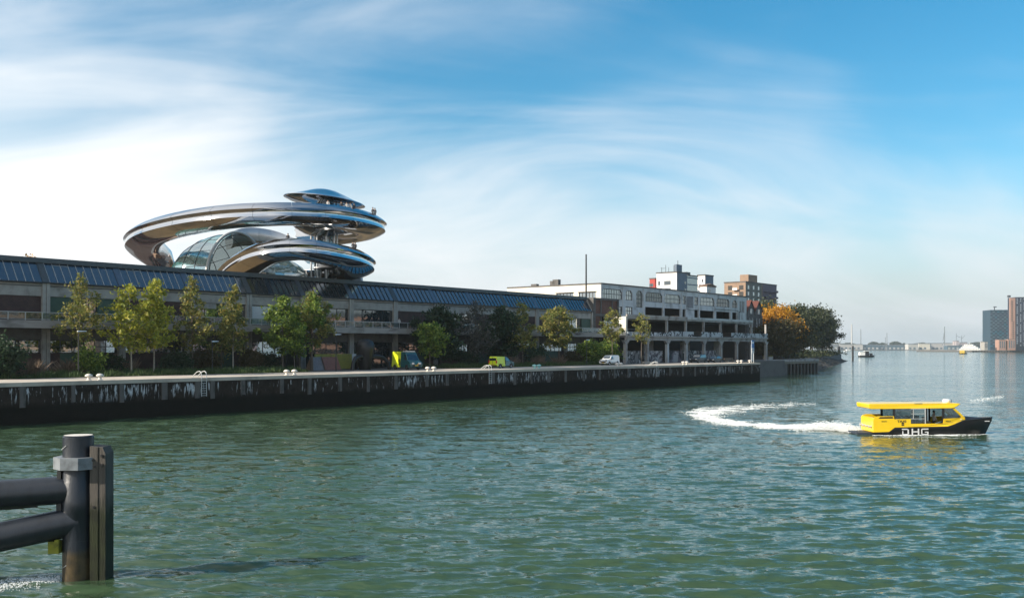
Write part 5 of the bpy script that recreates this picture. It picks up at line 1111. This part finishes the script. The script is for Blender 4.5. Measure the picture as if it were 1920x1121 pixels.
MB().box(9.25, 9.65, -.62, -.6, .98, 1.04).build('bow_mark', M['letter_white'], bt)
MB().box(7.0, 7.1, -1.36, -1.30, 1.2, 1.27).build('navigation_light', M['lamp'], bt)
# foam
def foam_obj(name, label, cents, sizes, seed):
    rg = np.random.default_rng(seed); n = len(cents); kx = 6; ang = np.linspace(0, 2*np.pi, kx+1)[:-1]
    rad = sizes[:, None]*rg.uniform(.5, 1.2, (n, kx)); a0 = rg.uniform(0, 6.28, n)[:, None]+ang[None, :]
    x = cents[:, 0, None]+rad*np.cos(a0)*1.3; y = cents[:, 1, None]+rad*np.sin(a0)
    z = wave(x, y, .3)+.012+cents[:, 2, None]
    rim = np.stack([x, y, z], -1); top = np.stack([cents[:, 0], cents[:, 1], wave(cents[:, 0], cents[:, 1], .3)+.03+sizes*.22+cents[:, 2]], -1)[:, None, :]
    v = np.concatenate([top, rim], 1).reshape(-1, 3); b = (np.arange(n)*(kx+1))[:, None, None]
    f = np.stack([np.zeros(kx, int), 1+np.arange(kx), 1+(np.arange(kx)+1) % kx], -1)[None]+b
    o = link(name, npmesh(name, v, f.reshape(-1, 3), M['foam'])); o['label'] = label; o['category'] = 'foam'; struct(o, 'stuff'); return o
def gpt(px, py): Y = CAMH*FPX/(py-HORY); return np.array([(px-960)/FPX*Y, Y])
rg = np.random.default_rng(9)
path = np.array(catmull([gpt(1606, 810), gpt(1560, 804), gpt(1500, 803), gpt(1440, 799), gpt(1390, 795), gpt(1345, 789), gpt(1318, 780), gpt(1330, 772), gpt(1380, 766), gpt(1450, 760), gpt(1520, 755.5)], 40))
dens = np.interp(np.linspace(0, 1, len(path)), [0, .12, .25, .45, .62, .72, .85, 1], [1.4, 1.5, 1.1, 1.0, 1.15, .8, .3, .1]); width = np.interp(np.linspace(0, 1, len(path)), [0, .1, .3, .6, .75, 1], [.9, 1.6, 2.3, 4.2, 5.0, 3.4])
n = 80000; i_ = rg.choice(len(path), n, p=dens/dens.sum()); cl = rg.normal(0, 1, len(path))
off = rg.normal(0, .5, n)*width[i_]; c = path[i_]+np.stack([rg.normal(0, .5, n), off], -1)
patch = np.sin(c[:, 0]*2.1+np.sin(c[:, 1]*.9)*2)+np.sin(c[:, 1]*1.1+c[:, 0]*.7)+rg.normal(0, .7, n); keep = patch > np.interp(i_/len(path), [0, .15, .4, 1], [-3, -1.6, -.6, .7]); c = c[keep]; ii_ = i_[keep]
zz = np.abs(rg.normal(0, 1, len(c)))*np.interp(ii_/len(path), [0, .1, .22, 1], [.10, .22, .02, 0.0])
foam_obj('wake_foam', 'white curved wake of foam trailing behind the water taxi', np.concatenate([c, zz[:, None]], 1), rg.uniform(.02, .085, len(c)), 2)
n = 900; x = B0.x+rg.uniform(-.2, 9.3, n); hwid = np.interp(x-B0.x, [0, 7, 9.4], [1.52, 1.4, .3]); y = B0.y-(x-B0.x)*math.tan(R(1.0))-hwid-np.abs(rg.normal(0, .22, n)); kk = (np.sin(x*2.2)+rg.normal(0, .8, n)) > -.2
foam_obj('bow_foam', 'thin line of white foam along the water taxi hull', np.stack([x[kk], y[kk], np.full(kk.sum(), .0)], -1), rg.uniform(.03, .11, kk.sum()), 3)
n = 240; a = rg.uniform(0, 1, n); c = np.array([gpt(1822+55*q+rg.normal(0, 3), 752-9*q+rg.normal(0, 1.6)) for q in a]); foam_obj('wave_crest_foam', 'small breaking crest of foam beyond the water taxi', np.concatenate([c, np.zeros((n, 1))], 1), rg.uniform(.03, .11, n), 5)
n = 900; c = np.array([gpt(q, 1101-q*.14+rg.normal(0, 3.5)) for q in rg.uniform(-60, 112, n)]); foam_obj('pile_foam', 'white ripple of foam beside the mooring pile', np.concatenate([c, np.zeros((n, 1))], 1), rg.uniform(.006, .03, n), 6)

# ------------------------------------------------------------------ mooring dolphin in the foreground
PY = 30.3; pc = W(147, HORY, PY); u_ = PY/FPX
dp = thing('mooring_pile', 'dark steel mooring pile with grey clamp, two pipe braces and timber fender', 'mooring pile', (pc.x, pc.y, 0), 0)
def pz(py): return CAMH+(HORY-py)*u_
m_ = MB(); m_.lathe([(.455, -2), (.455, pz(1010))], 40); m_.build('pile_foot', M['pile_paint'], dp, True)
m_ = MB(); m_.lathe([(.45, pz(1010)), (.45, pz(958)), (.46, pz(957)), (.46, pz(936)), (.455, pz(935)), (.455, pz(901)), (.445, pz(900)), (.445, pz(818)), (.40, pz(816)), (.02, pz(815.5))], 40); m_.build('pile', M['pile_paint'], dp, True)
m_ = MB(); m_.lathe([(.41, pz(815.2)), (.02, pz(815.0))], 40); m_.build('pile_cap', M['white_worn'], dp)
rin, rout = .455, .70
oct_ = [(rout*math.cos(R(22.5+45*i)), rout*math.sin(R(22.5+45*i))) for i in range(8)]
m_ = MB(); vs = []
for zz_ in (pz(877), pz(855)):
    for i in range(8): vs.append((oct_[i][0], oct_[i][1]*1.0, zz_))
    for i in range(8): vs.append((rin*1.06*math.cos(R(22.5+45*i)), rin*1.06*math.sin(R(22.5+45*i)), zz_))
fs = []
for i in range(8):
    j = (i+1) % 8; fs += [[i, j, 16+j, 16+i], [8+j, 8+i, 24+i, 24+j], [16+i, 16+j, 24+j, 24+i], [j, i, 8+i, 8+j]]
m_.add(vs, fs); m_.build('clamp', M['clamp_grey'], dp)
MB().box(-.52, -.40, -.30, .1, pz(902), pz(880)).build('bracket', M['dark_frame'], dp); MB().box(-.55, -.40, -.28, .1, pz(955), pz(938)).build('bracket', M['dark_frame'], dp)
MB().tube([(-8, -2.2, pz(935)+.0), (-.2, 0.0, pz(917))], .425, 28).build('pipe_brace', M['pile_paint'], dp, True)
MB().tube([(-8, -2.6, pz(1045)), (-2.2, -.72, pz(1000)), (-.6, -.2, pz(982)), (.05, 0, pz(975))], .44, 28).build('pipe_brace', M['pile_paint'], dp, True)
MB().tube([(-8, -2.3, pz(963)), (-1.1, -.3, pz(945.5))], .035, 8).build('conduit', M['dark_frame'], dp); MB().tube([(-1.15, -.32, pz(946)), (-1.15, -.32, pz(935))], .03, 6).build('hanger', M['dark_frame'], dp)
MB().box(-.72, -.40, -.45, -.05, pz(1032), pz(1010)).build('bracket', M['bracket_algae'], dp)
MB().box(-.5, -.38, -.5, -.38, pz(1014), pz(1006)).build('bolt', M['bracket_algae'], dp)
for zz_, L in ((pz(834), 1), (pz(1055), 1)): MB().tube([(-.42, -.2, zz_-.12), (-.28, -.375, zz_-.05), (-.18, -.43, zz_+.02)], .012, 5).build('weld_mark', M['white_rail'], dp)
fx0, fx1 = .49, .95
MB().prism([(fx0, -2), (fx0+.24, -2), (fx0+.24, pz(836)), (fx0, pz(834))], lambda x, z: (x, -.34, z), lambda x, z: (x, .30, z)).build('fender_plank', M['timber_tidal'], dp)
MB().prism([(fx0+.25, -2), (fx1, -2), (fx1, pz(848)), (fx1-.09, pz(836)), (fx0+.25, pz(836))], lambda x, z: (x, -.32, z), lambda x, z: (x, .30, z)).build('fender_plank', M['timber_tidal'], dp)
for x, z in ((fx0+.1, pz(860)), (fx0+.16, pz(872)), (fx0+.36, pz(852)), (fx0+.36, pz(869)), (fx0+.12, pz(947))): MB().box(x-.035, x+.035, -.36, -.3, z-.035, z+.035).build('bolt', M['black'], dp)
MB().box(.40, fx0-.005, -.2, .2, pz(872), pz(858)).build('fender_bracket', M['clamp_grey'], dp)

# ------------------------------------------------------------------ far things on the river
for px, y0, Y, lb in ((1573, 650, 560, 'dark mooring post right beside the rocky point'), (1599, 649.5, 590, 'dark mooring post standing alone in open water')):
    p = W(px, y0, Y); o = thing('mooring_post', lb, 'mooring post', (p.x, p.y, 0)); MB().tube([(0, 0, -2), (0, 0, p.z)], .55, 10).build('post', M['black'], o, True); MB().lathe([(.62, p.z+.01), (.62, p.z+.3), (.1, p.z+.45)], 10).build('cap', M['dark_frame'], o)
def hullb(o, L, Wd, H, m_):
    mb = MB(); st = [(-L/2, .85, H), (-L*.2, 1, H*.95), (L*.2, 1, H), (L*.38, .7, H*1.1), (L/2, .05, H*1.3)]; vs = []
    for x, k_, z in st: vs += [(x, -Wd/2*k_, z), (x*.97, -Wd/2*k_*.8, -.5), (x*.97, Wd/2*k_*.8, -.5), (x, Wd/2*k_, z)]
    fs = [[i*4+j, i*4+(j+1) % 4, (i+1)*4+(j+1) % 4, (i+1)*4+j] for i in range(4) for j in range(4)]+[[0,1,2,3],[16,17,18,19]]
    mb.add(vs, fs); mb.build('hull', m_, o)
p = W(1625, HORY, 800); o = thing('work_boat', 'small work boat with white cabin and black hull on open water', 'boat', (p.x, p.y, 0), R(4)); hullb(o, 13.0, 4, 1.3, M['black'])
MB().box(-6, -1.9, -1.6, 1.6, 1.35, 4.0).build('cabin', M['white_paint'], o); MB().box(-1.8, 1.4, -1.3, 1.3, 1.35, 4.6).build('wheelhouse', M['dark_frame'], o); MB().box(-2, 1.6, -1.5, 1.5, 4.61, 4.9).build('roof', M['white_paint'], o); MB().box(2.2, 4.4, -1, 1, 1.4, 3.0).build('winch', M['black'], o); MB().tube([(-.5, 0, 4.9), (-.5, 0, 6.6)], .1, 6).build('mast', M['dark_frame'], o); MB().box(1.41, 2.0, -1, 1, 1.35, 2.4).build('hatch', M['white_paint'], o)
p = W(1806, HORY, 1250); o = thing('far_water_taxi', 'tiny yellow water taxi far off near the grey quay', 'boat', (p.x, p.y, 0), R(-60)); hullb(o, 11, 3.4, 1.4, M['black']); MB().box(-4, 3, -1.5, 1.5, 1.4, 2.4).build('topside', M['taxi_yellow'], o); MB().box(-3.5, 2.4, -1.3, 1.3, 2.41, 3.6).build('cabin', M['glass_dark'], o); MB().box(-4, 3, -1.6, 1.6, 3.61, 4.3).build('roof', M['taxi_yellow'], o); MB().tube([(0, 0, 4.3), (0, 0, 6)], .15, 6).build('mast', M['amber'], o)
p = W(1591, HORY, 2300); o = thing('far_white_boat', 'tiny white boat far off beyond the mooring posts', 'boat', (p.x, p.y, 0), R(10)); hullb(o, 22, 5, 2, M['white_paint']); MB().box(-6, 4, -2, 2, 2, 5).build('cabin', M['white_paint'], o); MB().tube([(0, 0, 5), (0, 0, 9)], .2, 6).build('mast', M['dark_frame'], o)
p = W(1822, HORY, 2200); o = thing('white_ship', 'white stepped passenger ship moored beyond the grey quay', 'ship', (p.x, p.y, 0), R(-38)); hullb(o, 60, 12, 4, M['white_paint'])
for i in range(4): MB().box(-24+i*3, 18-i*5, -5+i*.5, 5-i*.5, 4.01+i*3, 6.9+i*3).build('deck_house', M['white_paint'], o); MB().box(-23+i*3, 17-i*5, -5.05+i*.5, -5.0+i*.5, 5.0+i*3, 6.2+i*3).build('window_band', M['glass_dark'], o)
MB().tube([(-4, 0, 16), (-4, 0, 21)], .6, 8).build('funnel', M['white_rail'], o)
# right bank: chequered block, dark tower, low brick blocks
YR = 1850
def px2x(px, Y): return (px-960)/FPX*Y
kq = MB(); a = W(1822, HORY, YR-40); kq.box(0, 420, 0, 300, -2, 3.4); bk = thing('far_quay_wall', 'grey far quay wall under the chequered block', 'wall', (a.x, a.y, 0), R(-4)); kq.build('wall_face', M['concrete_dark'], bk)
for i in range(24): MB().box(2+i*5, 2.9+i*5, -.6, -.05, -2, 3.0).build('fender_post', M['black'], bk)
kz = MB(); kz.box(0, 420, 0, 300, 3.41, 3.6); kz.build('pavement', M['concrete'], bk)
x0, x1 = px2x(1857, YR), px2x(1893.5, YR); zt = CAMH+(HORY-581)/FPX*YR
ck = thing('chequered_block', 'tall block with chequered teal and grey cladding on the far quay', 'office block', (x0, YR, 3.6), R(-6)); Wd = x1-x0
MB().box(0, Wd, 0, 40, 0, zt-3.6).build('walls', mat('ck_dark', (0.006,0.035,0.06), 0.5), ck)
ckm = [mat('ck_teal', (0.03,0.16,0.22), 0.5, var=.1), mat('ck_grey', (0.13,0.17,0.20), 0.5, var=.1), mat('ck_mauve', (0.10,0.09,0.13), 0.5, var=.1)]
nr_, ncl = 20, 9; rr_ = random.Random(2); cm_ = MB().box(0, Wd/ncl*.96, -.12, -.01, 0, (zt-12)/nr_*.5)
cmesh = [cm_.mesh('cladding_panel', q) for q in ckm]
for i in range(nr_):
    for j in range(ncl):
        if (i+j) % 2 == 0: q = link('cladding_panel', cmesh[rr_.choice((0, 0, 1, 1, 2))], ck); q.location = (Wd/ncl*j, 0, 7+(zt-12)/nr_*i)
MB().tube([(Wd*.3, 10, zt-3.6), (Wd*.3, 10, zt+2)], .8, 6).build('roof_crane', M['dark_frame'], ck); MB().box(Wd*.25, Wd*.4, 9, 11, zt+1.5, zt+3).build('roof_crane', M['dark_frame'], ck)
YT = 1780; x0 = px2x(1904, YT); xl = px2x(1894.5, YT); zt = CAMH+(HORY-557)/FPX*YT
M['tower_dark'] = mat('tower_dark', (0.018,0.022,0.04), 0.5, var=.2, scale=.05); M['tower_brick'] = mat('tower_brick', (0.36,0.21,0.16), 0.8, var=.2, scale=.05)
tt = thing('dark_tower', 'dark high rise with pink brick edge at the right of the far quay', 'tower block', (x0, YT, 3.6), R(-2)); MB().box(0, 46, 0, 30, 0, zt-3.6).build('walls', M['tower_dark'], tt); MB().box(xl-x0, -.1, .5, 4, 0, zt-5).build('brick_flank', M['tower_brick'], tt)
wn = MB().box(0, 2.2, -.08, -.01, 0, 1.7).mesh('window', M['glass']); wn2 = MB().box(0, 3.0, -.08, -.01, 0, 1.8).mesh('opening_shade', M['interior'])  # opening drawn as a dark sheet, its shade in the colour
for i in range(24):
    for j in range(7):
        if (i*7+j*3) % 5 != 0: q = link('window', wn, tt); q.location = (2+j*6, 0, 8+i*3.6)
    q = link('opening_shade', wn2, tt); q.location = (xl-x0+(2 if i > 12 else 4), .5, 8+i*3.4)
MB().box(-9, -6, 5, 12, zt-3.6, zt).build('roof_plant', M['dark_frame'], tt)
for px0, px1, py, lb in ((1873, 1886, 637, 'low pink brick block at the foot of the chequered block'), (1890, 1904, 636, 'low brick wing at the foot of the dark tower'), (1846, 1852, 641, 'small pale quayside office beside the chequered block')):
    a = px2x(px0, 1770); b = px2x(px1, 1770); zt = CAMH+(HORY-py)/FPX*1770
    o = thing('quayside_block', lb, 'building', (a, 1770, 3.6)); MB().box(0, b-a, 0, 14, 0, zt-3.6).build('walls', M['tower_brick'] if px0 > 1850 else M['concrete'], o); MB().box(-.3, b-a+.3, -.3, 14.3, zt-3.59, zt-3).build('roof', M['concrete_dark'], o)
    for i in range(3): MB().box((b-a)*(.12+.3*i), (b-a)*(.28+.3*i), -.08, -.01, 4, zt-6).build('window', M['glass_dark'], o)
# far shore
YF = 3300
fs_ = MB(); fs_.box(px2x(1500, YF), px2x(2050, YF), YF+10, YF+2500, -3, 2.2); struct(fs_.build('far_shore', M['concrete_dark']))
rr_ = random.Random(12)
far = [(1540,1574,645,'grey_blue'),(1575,1618,645.5,'white'),(1618,1650,646.5,'blue'),(1650,1702,647,'blue'),(1703,1722,645,'white'),(1723,1744,644,'cream'),(1740,1746,643.5,'blue'),(1746,1793,643.5,'white'),(1776,1812,648,'blue'),(1793,1798,639,'pink'),(1799,1814,642,'pink'),(1845,1860,640,'white')]
fc = {'grey_blue': (0.16,0.18,0.20), 'white': (0.45,0.44,0.42), 'blue': (0.05,0.10,0.14), 'cream': (0.62,0.58,0.48), 'pink': (0.38,0.33,0.33)}
fm = {k_: mat('far_'+k_, c_, .8, var=.1, scale=.02) for k_, c_ in fc.items()}
desc = ['long grey blue dock shed behind the rocky point', 'long white dock shed beneath the tall far chimney', 'dark blue ship side beside the long white dock shed', 'long low dark blue dock shed on the far shore', 'white shed between the blue shed and cream shed', 'cream coloured square shed on the far shore', 'narrow blue gable beside the cream shed', 'long white office with window band on the far shore', 'long dark blue moored barge shed before the pink block', 'slim pink tower block on the far shore', 'wide pink apartment block on the far shore', 'pale far building behind the white passenger ship']
for i, ((a, b, py, cn_), lb) in enumerate(zip(far, desc)):
    Y = YF+12+(i % 4)*34; x0, x1 = px2x(a, Y), px2x(b, Y); zt = CAMH+(HORY-py)/FPX*Y
    o = thing('far_shed', lb, 'building', (x0, Y, 2.2)); MB().box(0, x1-x0, 0, 28, 0, zt-3).build('walls', fm[cn_], o)
    MB().prism([(-.5, zt-3), (x1-x0+.5, zt-3), (x1-x0-2, zt-1), (2, zt-1)], lambda x, z: (x, -.5, z), lambda x, z: (x, 28.5, z)).build('roof', fm['grey_blue' if cn_ != 'grey_blue' else 'white'], o)
    for q in range(max(1, int((x1-x0)/14))): MB().box(3+q*14, 10+q*14, -.2, -.02, 2, min(8, zt-6)).build('door', fm['blue' if cn_ in ('white', 'cream', 'pink') else 'white'], o)
def stick(px, py, Y, r, name, label, cat, m_, jib=None):
    p = W(px, py, Y); o = thing(name, label, cat, (p.x, p.y, 2.2)); MB().tube([(0, 0, 0), (0, 0, p.z-2.2)], [r, r*.75], 8).build('shaft', m_, o); MB().lathe([(r*1.8, 0), (r*1.6, 8), (r, 9)], 8).build('base', m_, o)
    if jib: 
        for (dx, dz0, dx1, dz1) in jib: MB().tube([(dx, 0, dz0), (dx1, 0, dz1)], r*.6, 6).build('jib', m_, o)
stick(1597, 608, YF+60, 2.6, 'far_chimney', 'tall pale chimney over the long white dock shed', 'chimney', fm['white'])
stick(1614, 617, YF+200, 1.6, 'far_chimney', 'thinner chimney just right of the tall pale chimney', 'chimney', fm['grey_blue'])
stick(1771, 612, YF+40, 1.8, 'far_crane', 'tall harbour crane above the long white office', 'crane', fm['grey_blue'], [(0, 66, -5, 30), (0, 30, -9, 14)])
stick(1574, 640, YF+60, 1.6, 'far_crane', 'slanting harbour crane behind the dark round tip tree', 'crane', fm['grey_blue'], [(0, 20, 14, 52)])
stick(1663, 624, YF+40, 1.3, 'far_mast', 'far ship mast above the blue dock shed', 'mast', fm['grey_blue'], [(-8, 20, 8, 24)]); stick(1660, 632, YF+44, 1.1, 'far_mast', 'shorter ship mast beside the far ship mast', 'mast', fm['grey_blue'], [(-6, 14, 6, 17)])
stick(1793, 625, YF+140, 1.1, 'far_crane', 'small crane with level arm near the slim pink tower', 'crane', fm['grey_blue'], [(0, 48, 16, 42)]); stick(1803, 629, YF+150, 1.0, 'far_crane', 'small crane with raised arm over the wide pink block', 'crane', fm['grey_blue'], [(0, 38, 12, 50)])
rg = np.random.default_rng(4); cs = []
for a, b, py in ((1578, 1605, 643), (1628, 1648, 641), (1645, 1664, 643), (1668, 1690, 640.5), (1690, 1700, 644), (1710, 1745, 643), (1815, 1850, 642), (1530, 1580, 642)):
    k_ = int((b-a)*70); px = rg.uniform(a, b, k_); Y = YF+220+rg.uniform(0, 60, k_); zt = (CAMH+(HORY-py)/FPX*Y); z = 4+(zt-4)*np.sqrt(rg.uniform(0, 1, k_))*(.75+.25*np.sin((px-a)/(b-a)*np.pi)); cs.append(np.stack([(px-960)/FPX*Y, Y, z], -1))
cs = np.concatenate(cs); o = link('far_woods', npmesh('far_woods', leaf_verts(cs, 3.2, rg), quads(len(cs)), M['leaf_far'])); o['label'] = 'hazy band of trees along the far shore'; o['category'] = 'woods'; struct(o, 'stuff')
# blocks added across the basin, right of and behind the viewpoint: seen only mirrored in glass and steel
rr_ = random.Random(5)
for i, (y, wd, hh, cm_) in enumerate(((-190, 60, 24, 'apt_brick'), (-120, 50, 46, 'tower_brick'), (-60, 55, 22, 'apt_white'), (10, 60, 30, 'apt_brick'), (85, 50, 60, 'apt_purple'), (150, 60, 20, 'tower_brick'))):
    o = thing('mirrored_block', ['long brick block', 'tall pink brick block', 'low pale block', 'broad tan brick block', 'high purple grey block', 'low pink block'][i]+' added out of view across the basin for reflections', 'building', (255, y, 2.5))
    MB().box(0, 26, 0, wd, -3, hh).build('walls', M[cm_], o)
    for q in range(int(hh/4)): MB().box(-.1, -.01, 2, wd-2, 2+q*4, 4+q*4).build('window_band', M['glass_dark'], o)
for i, (s0, tt_, L_, hh, cm_) in enumerate(((-70, 84, 40, 13, 'apt_brick'), (-24, 88, 46, 12, 'apt_brick'), (28, 86, 44, 13, 'tower_brick'), (80, 86, 46, 12, 'apt_brick'), (-90, 30, 8, 14, 'tower_brick'))):  # hidden rows added for what the steel mirrors
    o = thing('mirrored_row', ['long', 'broad', 'pink', 'narrow', 'short'][i]+' brick row added out of view behind the warehouse for reflections', 'building', P(s0, tt_, Q), RZ)
    MB().box(0, L_, 0, 12, 0, hh-3).build('walls', M[cm_], o); MB().prism([(0, hh-2.99), (12, hh-2.99), (6, hh+1.5)], lambda y, z: (0, y, z), lambda y, z: (L_, y, z)).build('roof', M['rust'], o)
    for q in range(3): MB().box(1, L_-1, -.08, -.01, 1.2+q*3.2, 2.8+q*3.2).build('window_band', M['glass_dark'], o)
# ------------------------------------------------------------------ haze
hm = bpy.data.materials.new('haze'); hm.use_nodes = True; nt = hm.node_tree; nt.nodes.clear()
pv = nd(nt, 'ShaderNodeVolumePrincipled'); pv.inputs['Density'].default_value = 0.00009; pv.inputs['Color'].default_value = (0.86, 0.92, 0.97, 1); pv.inputs['Anisotropy'].default_value = 0.3
ho = nd(nt, 'ShaderNodeOutputMaterial'); lk(nt, pv.outputs[0], ho.inputs['Volume'])
hz_ = MB().box(-9500, 9500, -9500, 9500, -4.5, 125).build('haze', hm); struct(hz_, 'stuff'); hz_['label'] = 'pale haze over the river'; hz_['category'] = 'haze'
